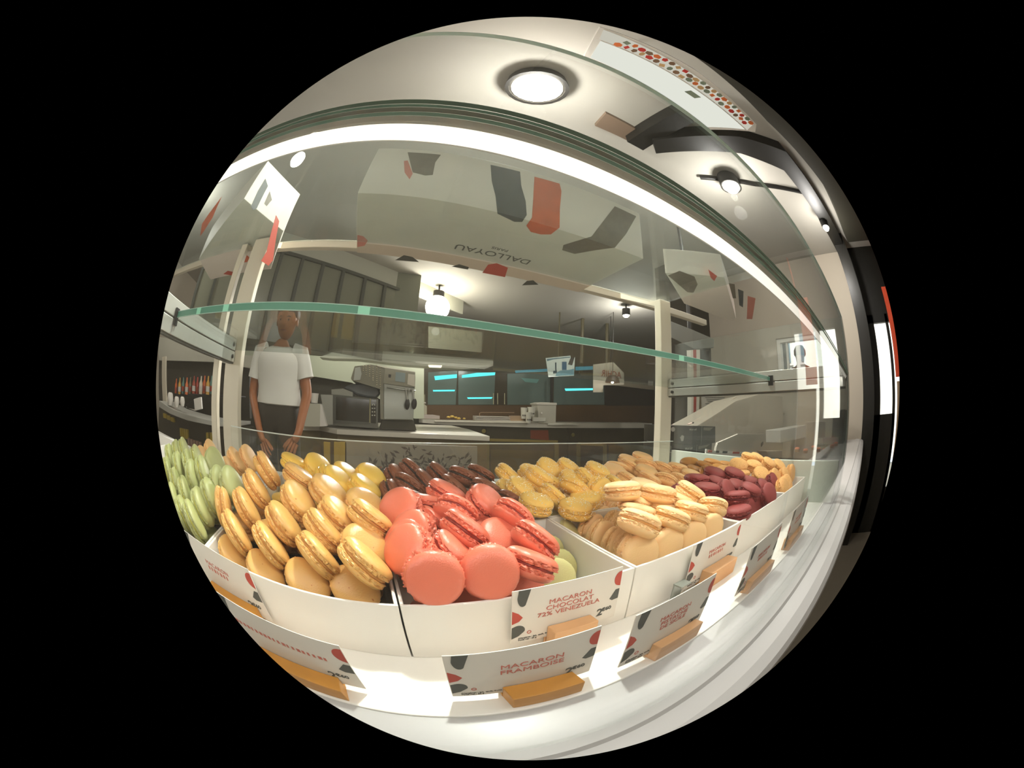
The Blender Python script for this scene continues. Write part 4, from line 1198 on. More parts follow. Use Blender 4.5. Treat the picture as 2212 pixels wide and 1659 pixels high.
for a, b in ((1198, 1207), (1246, 1254), (1303, 1311), (1052, 1057)):
    flat('shelf_upright', [(a, 960), (b, 960), (b, 1044), (a, 1044)], 4.915, mat('olive_upright', (116, 104, 54), 0.6), rc, depth=0.01)  # bars drawn for yellow frames that are only reflected
flat('lower_front', [(1060, 972), (1196, 974), (1196, 1044), (1060, 1044)], 4.918, mat('olive_bokeh', (92, 78, 30), 0.6, noise_amt=0.5, noise_scale=4), rc, depth=0.008)  # noisy olive panels paint in a blurred yellow reflection
flat('lower_front', [(1315, 962), (1405, 962), (1405, 1044), (1315, 1044)], 4.918, mat('olive_bokeh', (92, 78, 30)), rc, depth=0.008)


def item(name, pts, y, m, label, cat, depth=0.1, group=None, bevel=0.003):
    o = flat(name, pts, y, m, depth=depth, bevel=bevel)
    return tag(o, label, cat, group)


paper_m = mat('grey_white_paper', (196, 190, 180), 0.7)
pr = thing('label_printer', aty(905, 894, 5.0), 'cream label printer at the left end of the rear counter', 'printer')
flat('casing', [(895, 873), (918, 875), (922, 878), (922, 896), (895, 896)], 5.0, mat('printer_cream', (170, 166, 146), 0.5), pr, depth=0.25)
flat('lid', [(896, 866), (920, 869.5), (920, 872), (896, 871.5)], 4.99, paper_m, pr, depth=0.2)
item('tray_stack', [(893, 896), (938, 897), (950, 899), (950, 906), (893, 904)], 4.95, mat('lilac_trays', (176, 164, 158), 0.5), 'flat stack of pale trays left of the yellow pastries', 'tray')
pastry_m = mat('golden_pastry', (214, 178, 84), 0.6, noise_amt=0.25, noise_scale=30)
for i, (px, py, s) in enumerate(((969, 902, 0.030), (977, 901, 0.036), (985, 903, 0.030), (991, 905, 0.034), (1003, 905, 0.024))):
    o = MB().lathe([(0, s * 0.6), (s * 0.6, s * 0.5), (s, 0), (s * 0.7, -s * 0.4), (0, -s * 0.45)], 12, Matrix.Translation(aty(px, py, 4.93)), fn=lambda r, z, q: (r * (1 + 0.15 * math.sin(3 * q)), z)).build('pastry', pastry_m, smooth=True)
    tag(o, ['yellow pastry at the left of the small heap', 'tallest yellow pastry of the small heap', 'yellow pastry right of the tallest one', 'yellow pastry low in the heap beside the parchment', 'small pale pastry apart at right of the heap'][i] + ' on the rear counter', 'pastry', 'yellow pastries on the rear counter')
cutb = item('parchment_sheet', [(938, 909), (1135, 910), (1137, 915), (940, 912)], 4.88, mat('bright_parchment', (226, 220, 204), 0.6), 'bright parchment sheet along the rear worktop', 'parchment', 0.02)
rk = thing('baking_rack', aty(1070, 908, 4.95), 'stack of thin baking trays under a bent wire rack on the rear counter', 'baking rack')
MB().tube([aty(1036, 905, 4.95), aty(1036, 893, 4.95), aty(1040, 891.5, 4.95), aty(1111, 892, 4.95)], 0.006, 6).build('wire', mat('copper_wire', (170, 140, 110), 0.4, metal=0.4), rk)
for k in range(3):
    flat('baking_tray', [(1029, 899.5 + k * 3.2), (1104, 901 + k * 3.2), (1104, 903 + k * 3.2), (1029, 901.5 + k * 3.2)], 4.93 - k * 0.002, paper_m, rk, depth=0.2)
item('cardboard_box', [(1104, 899), (1130, 899), (1131, 910), (1104, 910)], 4.9, mat('tan_cardboard', (178, 150, 118), 0.7), 'small tan cardboard box between baking trays and white cups', 'box')
cup_m = mat('cup_white', (206, 204, 190), 0.5)
for i, (px, y0_, y1_, w) in enumerate(((1131, 881, 905, 9), (1147, 880, 900, 11), (1141, 891, 914, 9))):
    a = aty(px, y1_, 4.88 - i * 0.02); b = aty(px, y0_, 4.88 - i * 0.02); h = b.z - a.z; rad = w * 0.0014 * 4.9 * 0.9
    c = thing('paper_cup', a, ['left white paper cup in the cluster by the bucket', 'upright white paper cup beside the white bucket', 'front white paper cup with dark marks by the bucket'][i], 'cup', 'white paper cups by the bucket')
    MB().lathe([(0, 0), (rad * 0.75, 0), (rad, h), (rad * 0.93, h), (rad * 0.7, 0.01), (0, 0.01)], 16, Matrix.Translation(a)).build('cup', cup_m, c, smooth=True)
    for k in range(4):
        q_ = -2.3 + k * 0.45
        MB().box(-0.006, 0.006, -0.002, 0.002, -0.012, 0.012, Matrix.Translation(a + Vector((rad * 0.85 * math.cos(q_), rad * 0.85 * math.sin(q_), h * 0.3))) @ Matrix.Rotation(q_ + math.pi / 2, 4, 'Z')).build('dark_mark', black_m, c)
bk = thing('white_bucket', aty(1182, 917, 4.9), 'square white plastic bucket on the rear counter', 'bucket')
flat('body', [(1161, 874), (1202, 874), (1201, 917), (1163, 915)], 4.88, mat('bucket_white', (186, 182, 166), 0.5), bk, depth=0.24, bevel=0.01)
flat('lid', [(1159, 872), (1170, 869.5), (1203, 871), (1203, 876), (1160, 875)], 4.87, mat('bucket_lid', (206, 202, 188), 0.5), bk, depth=0.26, bevel=0.004)
MB().lathe([(0, -0.01), (0.012, -0.008), (0.014, 0), (0, 0.001)], 12, Matrix.Translation(aty(1170, 893, 4.87)) @ Matrix.Rotation(-math.pi / 2, 4, 'X')).build('button', white, bk)
item('plate_stack', [(1184, 915.5), (1210, 914.5), (1248, 916), (1249, 919.5), (1184, 919)], 4.87, cup_m, 'low stack of white plates right of the bucket', 'plates')
tagc = item('price_strip', [(1152, 902), (1179, 903), (1178, 911), (1152, 911)], 4.86, cup_m, 'small white number strip in front of the white bucket', 'sign', 0.01)

# hanging picture screen added as a glowing stand-in for a window's reflection, and the mirrored sign
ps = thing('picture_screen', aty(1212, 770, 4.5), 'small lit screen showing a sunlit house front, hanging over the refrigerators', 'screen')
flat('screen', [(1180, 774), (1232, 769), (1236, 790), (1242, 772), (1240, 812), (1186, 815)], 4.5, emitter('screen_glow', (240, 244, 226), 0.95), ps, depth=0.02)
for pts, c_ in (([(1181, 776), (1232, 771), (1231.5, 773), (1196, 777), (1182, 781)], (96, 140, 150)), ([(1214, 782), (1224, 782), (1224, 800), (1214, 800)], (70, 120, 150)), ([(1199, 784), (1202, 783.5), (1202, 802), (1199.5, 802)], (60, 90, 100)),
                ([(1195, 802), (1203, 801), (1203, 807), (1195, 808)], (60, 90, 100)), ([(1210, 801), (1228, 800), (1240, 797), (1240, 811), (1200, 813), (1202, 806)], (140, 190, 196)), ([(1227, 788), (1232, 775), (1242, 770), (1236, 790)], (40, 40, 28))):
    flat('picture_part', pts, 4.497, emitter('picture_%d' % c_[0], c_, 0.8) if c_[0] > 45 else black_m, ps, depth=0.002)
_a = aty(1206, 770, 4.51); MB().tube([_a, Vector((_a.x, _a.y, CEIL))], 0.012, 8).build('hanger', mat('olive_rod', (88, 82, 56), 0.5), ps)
for px in (1256, 1310):
    a = aty(px, 785, 4.6); tag(MB().tube([a, Vector((a.x, a.y, CEIL))], 0.03, 8).build('ceiling_rod', mat('olive_rod', (88, 82, 56))), 'olive vertical rod hanging %s the white sign' % ('left of' if px < 1300 else 'above'), 'rod')
sg = thing('hanging_sign', aty(1310, 785, 4.2), 'white cut-corner sign with mirrored red letters over the counter', 'sign')
flat('board', [(1282, 788), (1325, 783), (1348, 806), (1348, 832), (1303, 833), (1303, 848), (1282, 848)], 4.2, mat('sign_white', (198, 190, 170), 0.6), sg, depth=0.015)
c_ = aty(1321, 809.5, 4.196)
text_mesh('ACHIR', 0.145, facing(c_), mat('sign_red', (150, 60, 30), 0.6), sg, sx=0.95, mirror=True, bold=0.002)
a = aty(1318, 783, 4.21); MB().tube([a, Vector((a.x, a.y, CEIL))], 0.006, 6).build('wire', black_m, sg)
dl = thing('dome_lamp', aty(1323, 825, 4.0), 'brown dome pendant lamp in front of the mirrored sign', 'pendant lamp')
c_ = aty(1323, 827, 4.0)
MB().lathe([(0, 0.12), (0.05, 0.112), (0.095, 0.07), (0.115, 0), (0.108, 0), (0.09, 0.06), (0, 0.10)], 20, Matrix.Translation(c_)).build('shade', mat('brown_shade', (86, 66, 46), 0.5), dl, smooth=True)
MB().lathe([(0, -0.015), (0.02, 0), (0.012, 0.02), (0, 0.03)], 12, Matrix.Translation(c_)).build('bulb', bulb_m, dl, smooth=True)
MB().tube([c_ + Vector((0, 0, 0.12)), Vector((c_.x, c_.y, CEIL))], 0.005, 6).build('cord', black_m, dl)
sw = tag(flat('light_switch', [(1399, 937), (1408, 937), (1408, 957), (1399, 957)], 4.85, white, depth=0.03, bevel=0.004), 'white switch plate at the right end of the rear counter', 'switch')

# ------------------------------------------------------------------ beyond the right end of the display
fp = thing('striped_post', aty(1502, 900, 2.0), 'slim post with white and red vertical stripes behind the glove boxes', 'post')
flat('post', [(1492, 756), (1512, 756), (1508, 925), (1493, 925)], 2.0, mat('stripe_white', (206, 200, 186), 0.5), fp, depth=0.05)
flat('stripe', [(1498, 756), (1504, 756), (1502.5, 925), (1498, 925)], 1.995, mat('stripe_red', (160, 50, 36), 0.5), fp, depth=0.006)
nb = thing('notice', aty(1555, 870, 2.1), 'framed white notice sheet with lines of text on the charcoal wall', 'notice')
flat('frame', [(1513, 852), (1598, 850), (1598, 890), (1513, 890)], 2.12, mat('notice_frame', (120, 104, 80), 0.5), nb, depth=0.02)
flat('sheet', [(1515, 854), (1596, 852), (1596, 887), (1516, 887)], 2.115, paper_m, nb, depth=0.005)
for k in range(6):
    flat('text_line', [(1524 + (k % 3) * 3, 859 + k * 4.4), (1585 - (k % 2) * 8, 858.5 + k * 4.4), (1585 - (k % 2) * 8, 859.7 + k * 4.4), (1524 + (k % 3) * 3, 860.2 + k * 4.4)], 2.11, ink_grey, nb, depth=0.004)
beige_c = mat('beige_counter', (186, 176, 160), 0.45)
sc2 = tag(flat('neighbour_counter', [(1498, 925), (1590, 866), (1640, 852), (1690, 857), (1690, 990), (1545, 990), (1500, 985)], 1.2, beige_c, depth=0.2, bevel=0.004), 'large beige slanted counter beyond the glove boxes', 'counter')
tag(MB().tube([aty(1494, 914, 1.28), aty(1590, 858, 1.28)], 0.006, 8).build('support_rod', mat('rod_cream', (210, 196, 178), 0.4)), 'thin cream rod slanting up above the glove boxes', 'rod')
tag(MB().tube([aty(1570, 892, 1.28), aty(1600, 902, 1.28), aty(1640, 903, 1.28), aty(1700, 893, 1.28)], 0.010, 8).build('curved_strip', mat('grey_strip', (150, 142, 126), 0.5)), 'grey curved strip across the beige counter', 'strip')
# glove boxes
gb_m = mat('glove_box_black', (46, 42, 32), 0.5)
for i, (fp_, sp_, lab, tc_) in enumerate((([(1444, 920), (1516, 921), (1514, 961), (1443, 958)], [(1516, 921), (1545, 922), (1545, 957), (1514, 961)], 'upper black disposable glove box with a white hand symbol', (1497, 928.5)),
                                          ([(1443, 959), (1505, 962), (1504, 980.5), (1442, 977)], [(1505, 962), (1538, 958), (1537, 974), (1524, 982), (1504, 980.5)], 'lower black disposable glove box on the end panel', (1488, 969.5)))):
    gb = thing('glove_box', aty(*fp_[3], 0.80 - 0.004 * i), lab, 'glove box', 'black disposable glove boxes')
    yb_ = 0.80 - 0.004 * i
    flat('front_face', fp_, yb_, gb_m, gb, depth=0.12)
    flat('end_face', sp_, yb_ + 0.002, mat('glove_box_end', (58, 54, 44), 0.5), gb, depth=0.1)
    flat('edge_line', [sp_[0], (sp_[0][0] + 1.2, sp_[0][1]), (sp_[-1][0] + 1.2, sp_[-1][1]), sp_[-1]], yb_ - 0.001, mat('edge_grey', (110, 110, 98), 0.5), gb, depth=0.002)
    text_mesh('Mutexil', 0.0105, facing(aty(*tc_, yb_ - 0.0005), (1, 0, 0.0)), mat('box_print_grey', (176, 172, 158), 0.6), gb, sx=1.45, bold=0.0003)
    cc = aty(1454 if i == 0 else 1447, 928 if i == 0 else 967.5, yb_ - 0.0006)
    MB().lathe([(0, 0), (0.0085 if i == 0 else 0.007, 0), (0.0085 if i == 0 else 0.007, 0.0004), (0, 0.0004)], 20, Matrix.Translation(cc) @ Matrix.Rotation(-math.pi / 2, 4, 'X') @ Matrix.Diagonal((1.25, 1, 1, 1))).build('round_logo', paper_m if i == 0 else mat('logo_grey', (120, 116, 106), 0.6), gb)
    flat('grey_label', [(sp_[0][0] + 4, sp_[0][1] + 3), (sp_[1][0] - 4, sp_[1][1] + 2), (sp_[1][0] - 12, sp_[1][1] + 9), (sp_[0][0] + 4, sp_[0][1] + 9)], yb_ - 0.0005, mat('label_grey', (128, 122, 106), 0.6), gb, depth=0.001)
    if i == 0:
        flat('hand_symbol', [(1469, 945), (1471, 944), (1472, 941.5), (1474, 940.5), (1476, 942), (1478, 943), (1477, 948), (1476, 953.5), (1471.5, 953.5), (1470.5, 949)], yb_ - 0.0006, paper_m, gb, depth=0.001)
pe = thing('pen', aty(1490, 916, 0.80), 'pale pink marker pen lying on the glove boxes', 'pen')
MB().tube([aty(1486, 917.5, 0.80), aty(1494, 915, 0.80)], 0.0035, 8).build('barrel', mat('pale_pink', (220, 190, 178), 0.4), pe)
MB().tube([aty(1494, 915, 0.80), aty(1498, 913.5, 0.80)], 0.003, 8).build('cap', black_m, pe)
# card board with coloured tabs, boxes, pastries
cs = thing('card_holder_board', aty(1600, 985, 0.72), 'beige slanted card with a row of red and black tabs along its foot', 'card')
flat('board', [(1548, 966), (1551, 957), (1595, 938), (1652, 938), (1655, 945), (1643, 982), (1545, 982)], 0.72, mat('board_beige', (188, 180, 166), 0.6), cs, depth=0.01)
flat('foot_strip', [(1526, 970.5), (1540, 974), (1660, 978), (1660, 990), (1540, 985), (1525, 982)], 0.715, card_m, cs, depth=0.006)
for px, w, c_ in ((1531, 8, ink_red), (1548, 6, black_m), (1562, 10, black_m), (1584, 14, ink_red), (1611, 11, black_m), (1643, 6, black_m)):
    yy = 973 + (px - 1531) * 0.06
    flat('tab', [(px, yy), (px + w, yy + .5), (px + w - 1, yy + 5), (px - 1, yy + 4.5)], 0.713, c_, cs, depth=0.003)
flat('tab', [(1645, 958), (1649, 954), (1649, 960), (1645, 966)], 0.713, black_m, cs, depth=0.003)
item('carton_box', [(1686, 930), (1744, 918), (1745, 944), (1686, 957)], 0.95, white, 'long white carton on the neighbouring counter', 'carton', 0.15)
item('carton_box', [(1757, 912), (1783, 911), (1782, 965), (1757, 965)], 0.62, mat('warm_carton', (208, 196, 180), 0.5), 'upright cream carton right of the long white one', 'carton', 0.08)
item('dark_tray', [(1655, 975), (1690, 974), (1690, 990), (1662, 990)], 0.66, mat('taupe_tray', (112, 100, 86), 0.5), 'dark taupe tray behind the speckled macarons', 'tray', 0.08)
tart_c = mat('orange_glaze', (226, 128, 84), 0.35)
tart_b = mat('tart_crust', (150, 110, 70), 0.7)
for i, (px, py, yy) in enumerate(((1722, 972, 0.60), (1740, 975, 0.54), (1757, 968, 0.50), (1768, 972, 0.46), (1780, 974, 0.42), (1797, 964, 0.33), (1806, 960, 0.30))):
    p = aty(px, py, yy)
    t = thing('fruit_tart', p, ['leftmost', 'second', 'third', 'fourth', 'fifth', 'sixth', 'rightmost'][i] + ' orange glazed tart in the row behind the end panel', 'tart', 'orange tarts beyond the display')
    s = 0.022
    MB().lathe([(0, -0.012), (s * 0.8, -0.012), (s, 0.004), (s * 0.9, 0.004), (0, 0.0)], 18, Matrix.Translation(p)).build('crust', tart_b, t, smooth=True)
    MB().lathe([(s * 0.35, 0.004), (s * 0.5, 0.012), (s * 0.75, 0.013), (s * 0.88, 0.004), (s * 0.35, 0.004)], 18, Matrix.Translation(p)).build('glaze', tart_c, t, smooth=True)
item('wire_basket', [(1778, 946), (1822, 945), (1822, 960), (1778, 962)], 0.32, mat('basket_grey', (150, 146, 138), 0.5), 'pale slatted basket behind the orange tarts', 'basket', 0.04)
item('dark_cabinet', [(1780, 878), (1822, 876), (1860, 874), (1862, 940), (1780, 942)], 0.30, mat('brown_black_cabinet', (50, 44, 32), 0.5), 'dark brown cabinet beside the shopfront post', 'cabinet', 0.12) if False else None
MB2 = MB().box(2.55, 2.9, 0.26, 0.41, -0.1995, 0.04)
tag(MB2.build('dark_cabinet', mat('brown_black_cabinet', (50, 44, 32), 0.5), bevel=0.004), 'dark brown cabinet on the counter beside the shopfront post', 'cabinet')
mon = tag(flat('monitor', [(1440, 691), (1543, 733), (1542, 752), (1500, 755), (1437, 724)], 1.25, mat('monitor_grey', (96, 96, 88), 0.4), depth=0.06, bevel=0.003), 'dark grey monitor seen through the glass right of the post', 'monitor')
item('exit_sign', [(1704, 712), (1719, 711), (1719, 720), (1705, 721)], 2.271, emitter('exit_green', (170, 235, 150), 1.0), 'small glowing green exit sign by the shop window', 'sign', 0.03)
mnp = aty(1490, 740, 1.28); MB().tube([mnp, Vector((mnp.x, mnp.y, CEIL))], 0.012, 8).build('bracket', black_m, None)
bpy.data.objects['bracket'].parent = mon

# ------------------------------------------------------------------ beyond the left end
item('bottle_counter', [(344, 866), (372, 884), (410, 898), (470, 912), (505, 915), (505, 923), (470, 922), (405, 909), (368, 895), (344, 880)], 1.75, mat('cool_white_counter', (176, 176, 168), 0.35), 'curving white counter with cups at the far left', 'counter', 0.35)
o = flat('wall_left', [(344, 774), (480, 780), (540, 795), (540, 905), (480, 905), (344, 868)], 2.35, mat('dark_bottle_niche', (44, 40, 28), 0.6), depth=0.05); o['kind'] = 'structure'
o = flat('trim_6', [(340, 728), (372, 732), (480, 764), (560, 770), (560, 800), (475, 783), (344, 779)], 2.3, mat('soffit_pale', (170, 168, 154), 0.6), depth=0.1); o['kind'] = 'structure'
bottle_cols = [(206, 96, 40), (214, 110, 60), (180, 60, 40), (196, 150, 60), (120, 110, 80), (200, 190, 170), (90, 130, 120), (150, 60, 40)]
names_ = ['amber', 'orange', 'red', 'yellow', 'olive', 'cream', 'teal', 'rust']
for i in range(12):
    px = 380 + i * 7.6; p = aty(px, 853 - (i % 3), 2.25 - 0.05 * (i % 2))
    t = thing('bottle', p, '%s bottle, %s from left in the dark niche' % (names_[(i * 3) % 8], ORD[i]), 'bottle', 'bottles in the dark niche at far left')
    m_ = mat('bottle_' + names_[(i * 3) % 8], bottle_cols[(i * 3) % 8], 0.25)
    MB().lathe([(0, 0), (0.024, 0), (0.025, 0.08), (0.010, 0.105), (0.009, 0.135), (0, 0.135)], 12, Matrix.Translation(p)).build('body', m_, t, smooth=True)
    MB().lathe([(0.0252, 0.02), (0.0256, 0.02), (0.0256, 0.06), (0.0252, 0.06)], 12, Matrix.Translation(p)).build('label', paper_m if i % 2 else mat('label_red', (176, 70, 44), 0.6), t)
item('niche_shelf', [(372, 850), (470, 853), (520, 856), (520, 859), (372, 854)], 2.2, black_m, 'black shelf carrying the bottles in the niche', 'shelf', 0.12)
item('white_post', [(350, 772), (358, 770), (360, 872), (352, 872)], 1.9, mat('cream_post', (206, 198, 180)), 'slim white post at the extreme left edge', 'post', 0.03)
for i, (px, py, s, lab) in enumerate(((368, 876, 0.05, 'white porcelain jar nearest the slim post'), (382, 880, 0.04, 'white porcelain jar with a red mark'), (394, 878, 0.035, 'small white jar behind the black card'))):
    p = aty(px, py, 1.8)
    o = MB().lathe([(0, 0), (s * 0.7, 0), (s, s * 0.8), (s * 0.8, s * 1.6), (s * 0.5, s * 1.8), (0, s * 1.7)], 14, Matrix.Translation(p)).build('jar', white, smooth=True)
    tag(o, lab + ' at far left', 'jar', 'white jars on the curving counter')
item('folded_card', [(401, 880), (420, 862), (434, 858), (436, 884), (420, 888)], 1.7, white, 'folded white card standing on the curving counter', 'card', 0.02)
item('black_card', [(400, 876), (418, 864), (420, 885), (405, 882)], 1.69, black_m, 'black triangular card leaning on the folded white card', 'card', 0.008)
uc = thing('under_counter_display', aty(420, 950, 1.9), 'dark under-counter display with yellow packets at far left', 'display')
flat('back', [(344, 878), (480, 915), (540, 925), (540, 1010), (344, 1000)], 1.98, mat('dark_olive_laminate', (58, 52, 34)), uc, depth=0.03)
ye = mat('yellow_packet', (182, 158, 40), 0.5)
for i in range(3):
    flat('yellow_packet', [(352 + i * 8, 893 + i * 4), (359 + i * 8, 895 + i * 4), (360 + i * 8, 905 + i * 4), (353 + i * 8, 903 + i * 4)], 1.95, ye, uc, depth=0.03)
for i in range(4):
    flat('yellow_packet', [(388 + i * 4.4, 925 + i), (391.6 + i * 4.4, 926 + i), (393 + i * 4.4, 945 + i * 2), (389 + i * 4.4, 943 + i * 2)], 1.95, ye, uc, depth=0.03)
for i in range(5):
    flat('pink_packet', [(405 + i * 6, 947 + i * 2), (409 + i * 6, 948 + i * 2), (410 + i * 6, 968 + i * 2), (406 + i * 6, 966 + i * 2)], 1.94, mat('pale_packet', (170, 140, 120), 0.6), uc, depth=0.03)
for i in range(3):
    flat('yellow_packet', [(445 + i * 8, 935), (450 + i * 8, 935), (453 + i * 8, 985), (447 + i * 8, 983)], 1.95, ye, uc, depth=0.03)

# ------------------------------------------------------------------ shop assistant behind the display
PY = 2.1
pw = aty(600, 880, PY)
person = thing('person', (pw.x, PY, FLOOR), 'person in a white t-shirt and dark trousers standing with arms hanging, left of the ovens', 'person')
skin = mat('brown_skin', (150, 92, 52), 0.5, sss=0.1)
shirt = mat('white_cotton', (206, 206, 200), 0.8, noise_amt=0.05, noise_scale=12)
trouser = mat('dark_cloth', (40, 34, 20), 0.8)
hair_m = mat('dark_hair', (34, 26, 18), 0.6)


def J(px, py, y=PY):
    return aty(px, py, y)


def skin_obj(name, joints, edges, radii, m, parent, root=0, sub=2):
    me = bpy.data.meshes.new(name); me.from_pydata([tuple(j) for j in joints], edges, [])
    me.materials.append(m)
    o = bpy.data.objects.new(name, me); COL.objects.link(o)
    o.modifiers.new('skin', 'SKIN')
    if not me.skin_vertices:
        bpy.context.view_layer.objects.active = o
    for i, sv in enumerate(me.skin_vertices[0].data):
        rr_ = radii[i]
        sv.radius = rr_ if isinstance(rr_, tuple) else (rr_, rr_)
        sv.use_root = (i == root)
    s = o.modifiers.new('sub', 'SUBSURF'); s.levels = sub; s.render_levels = sub
    bpy.context.view_layer.update()
    dg = bpy.context.evaluated_depsgraph_get()
    m2 = bpy.data.meshes.new_from_object(o.evaluated_get(dg))
    m2.polygons.foreach_set('use_smooth', [True] * len(m2.polygons))
    bpy.data.objects.remove(o)
    m2.name = name
    o = bpy.data.objects.new(name, m2); COL.objects.link(o); par(o, parent)
    if not m2.materials: m2.materials.append(m)
    return o


cx = J(603, 780).x
shL, shR = J(563, 762), J(650, 768)
zs = (shL.z + shR.z) / 2
P_ = {'pelvis': Vector((pw.x, PY, -0.10)), 'waist': Vector((pw.x, PY, 0.03)), 'chest': Vector((cx, PY, 0.17)), 'neckb': Vector((cx + 0.01, PY, zs + 0.045)),
      'neck': Vector((cx + 0.015, PY - 0.01, zs + 0.10)), 'head': Vector((cx + 0.03, PY - 0.03, zs + 0.19)), 'crown': Vector((cx + 0.035, PY - 0.02, zs + 0.27))}
hipL, hipR = Vector((pw.x - 0.085, PY, -0.14)), Vector((pw.x + 0.085, PY, -0.14))
knL, knR = Vector((pw.x - 0.10, PY - 0.02, -0.62)), Vector((pw.x + 0.10, PY - 0.02, -0.62))
ankL, ankR = Vector((pw.x - 0.10, PY + 0.02, FLOOR + 0.08)), Vector((pw.x + 0.10, PY + 0.02, FLOOR + 0.08))
toeL, toeR = ankL + Vector((-0.02, -0.17, -0.045)), ankR + Vector((0.02, -0.17, -0.045))
elL, elR = J(546, 852, PY), J(664, 852, PY)
wrL, wrR = J(562, 935, PY - 0.18), J(645, 935, PY - 0.18)
paL, paR = J(570, 957, PY - 0.2), J(634, 957, PY - 0.2)
js = [P_['pelvis'], P_['waist'], P_['chest'], P_['neckb'], P_['neck'], shL, elL, wrL, paL, shR, elR, wrR, paR, hipL, knL, ankL, toeL, hipR, knR, ankR, toeR]
ed = [(0, 1), (1, 2), (2, 3), (3, 4), (2, 5), (5, 6), (6, 7), (7, 8), (2, 9), (9, 10), (10, 11), (11, 12), (0, 13), (13, 14), (14, 15), (15, 16), (0, 17), (17, 18), (18, 19), (19, 20)]
ra = [(0.13, 0.09), (0.12, 0.08), (0.14, 0.085), (0.06, 0.05), (0.048, 0.048), 0.05, 0.038, 0.026, (0.036, 0.02), 0.05, 0.038, 0.026, (0.036, 0.02), 0.08, 0.055, 0.036, 0.03, 0.08, 0.055, 0.036, 0.03]
body = skin_obj('body', js, ed, ra, skin, person)
# head, face and fingers belong to the same continuous figure
hb = MB()
hc = P_['head'] + Vector((0, 0, 0.005))
HR = Matrix.Translation(hc) @ Matrix.Rotation(math.radians(12), 4, 'X')


def headfn(r, z, q):
    # q = -90 deg faces the lens; jaw narrows, nose and chin come forward
    f = max(0, math.cos(q + math.pi / 2))
    if z < 0: r *= 1 - 0.25 * (z / -0.11) * (1 - 0.4 * f)
    r *= 1 + 0.10 * abs(math.sin(q))
    if abs(z) < 0.035: r += 0.016 * max(0, 1 - abs(z + 0.012) / 0.03) * f ** 14
    if 0.0 < z < 0.03: r -= 0.006 * (max(0, math.cos(q + math.pi / 2 - 0.45)) ** 20 + max(0, math.cos(q + math.pi / 2 + 0.45)) ** 20)
    return r, z


hb.lathe([(0, 0.115), (0.035, 0.108), (0.062, 0.085), (0.075, 0.05), (0.078, 0.025), (0.077, 0.01), (0.075, -0.005), (0.073, -0.02), (0.070, -0.04), (0.064, -0.065), (0.052, -0.09), (0.03, -0.108), (0, -0.113)], 36, HR, fn=headfn)
for s in (-1, 1):
    hb.lathe([(0, 0.008), (0.012, 0.005), (0.018, 0), (0.012, -0.005), (0, -0.008)], 12, HR @ Matrix.Translation((s * 0.08, 0.005, -0.005)) @ Matrix.Rotation(math.pi / 2, 4, 'Y') @ Matrix.Diagonal((1.5, 1, 1, 1)))
for wr, pa_, s in ((wrL, paL, 1), (wrR, paR, -1)):
    d = (pa_ - wr).normalized(); side = d.cross(Vector((0, 1, 0))).normalized()
    tip = pa_ + d * 0.03
    for k, (off, ln) in enumerate(((-0.027, 0.060), (-0.009, 0.072), (0.009, 0.068), (0.026, 0.052))):
        b0 = pa_ + side * off * 1.0 + d * 0.015
        b1 = b0 + d * ln * 0.5 + side * off * 0.25 + Vector((0, -0.008, 0)); b2 = b1 + d * ln * 0.35 + Vector((0, 0.012, 0)); b3 = b2 + d * ln * 0.2 + Vector((0, 0.012, 0))
        hb.tube([b0 - d * 0.02, b0, b1, b2, b3], [0.010, 0.0098, 0.009, 0.008, 0.006], 8)
    t0 = wr + d * 0.035
    th = side * (-s) * (1 if side.x * s < 0 else 1)
    inward = Vector((s, 0, 0))
    hb.tube([t0, t0 + inward * 0.035 + d * 0.025, t0 + inward * 0.05 + d * 0.055, t0 + inward * 0.052 + d * 0.072], [0.014, 0.012, 0.010, 0.007], 8)
me = hb.mesh('head_hands', skin, smooth=True)
bm = bmesh.new(); bm.from_mesh(body.data); bm.from_mesh(me); bm.to_mesh(body.data); bm.free(); bpy.data.meshes.remove(me)
body.data.polygons.foreach_set('use_smooth', [True] * len(body.data.polygons))
# features
for s in (-1, 1):
    MB().lathe([(0, 0.006), (0.005, 0.004), (0.007, 0), (0, -0.004)], 10, HR @ Matrix.Translation((s * 0.030, -0.072, 0.012)) @ Matrix.Rotation(math.pi / 2, 4, 'X')).build('eye', mat('eye_dark', (30, 24, 18), 0.2), person, smooth=True)
    MB().tube([HR @ Vector((s * 0.016, -0.077, 0.030)), HR @ Vector((s * 0.032, -0.075, 0.034)), HR @ Vector((s * 0.045, -0.066, 0.030))], [0.003, 0.0035, 0.002], 6).build('eyebrow', hair_m, person)
MB().tube([HR @ Vector((-0.022, -0.066, -0.050)), HR @ Vector((0, -0.072, -0.048)), HR @ Vector((0.022, -0.066, -0.050))], [0.003, 0.006, 0.003], 8).build('mouth', mat('lips', (120, 60, 44), 0.4), person, smooth=True)
MB().lathe([(0, 0.128), (0.045, 0.118), (0.074, 0.09), (0.088, 0.05), (0.086, 0.015), (0.078, 0.005)], 30, HR @ Matrix.Translation((0, 0.012, 0)), fn=lambda r, z, q: (r * (1 + 0.03 * math.sin(9 * q)), z + (0.03 * max(0, math.cos(q + math.pi / 2)) if z < 0.06 else 0))).build('hair', hair_m, person, smooth=True)
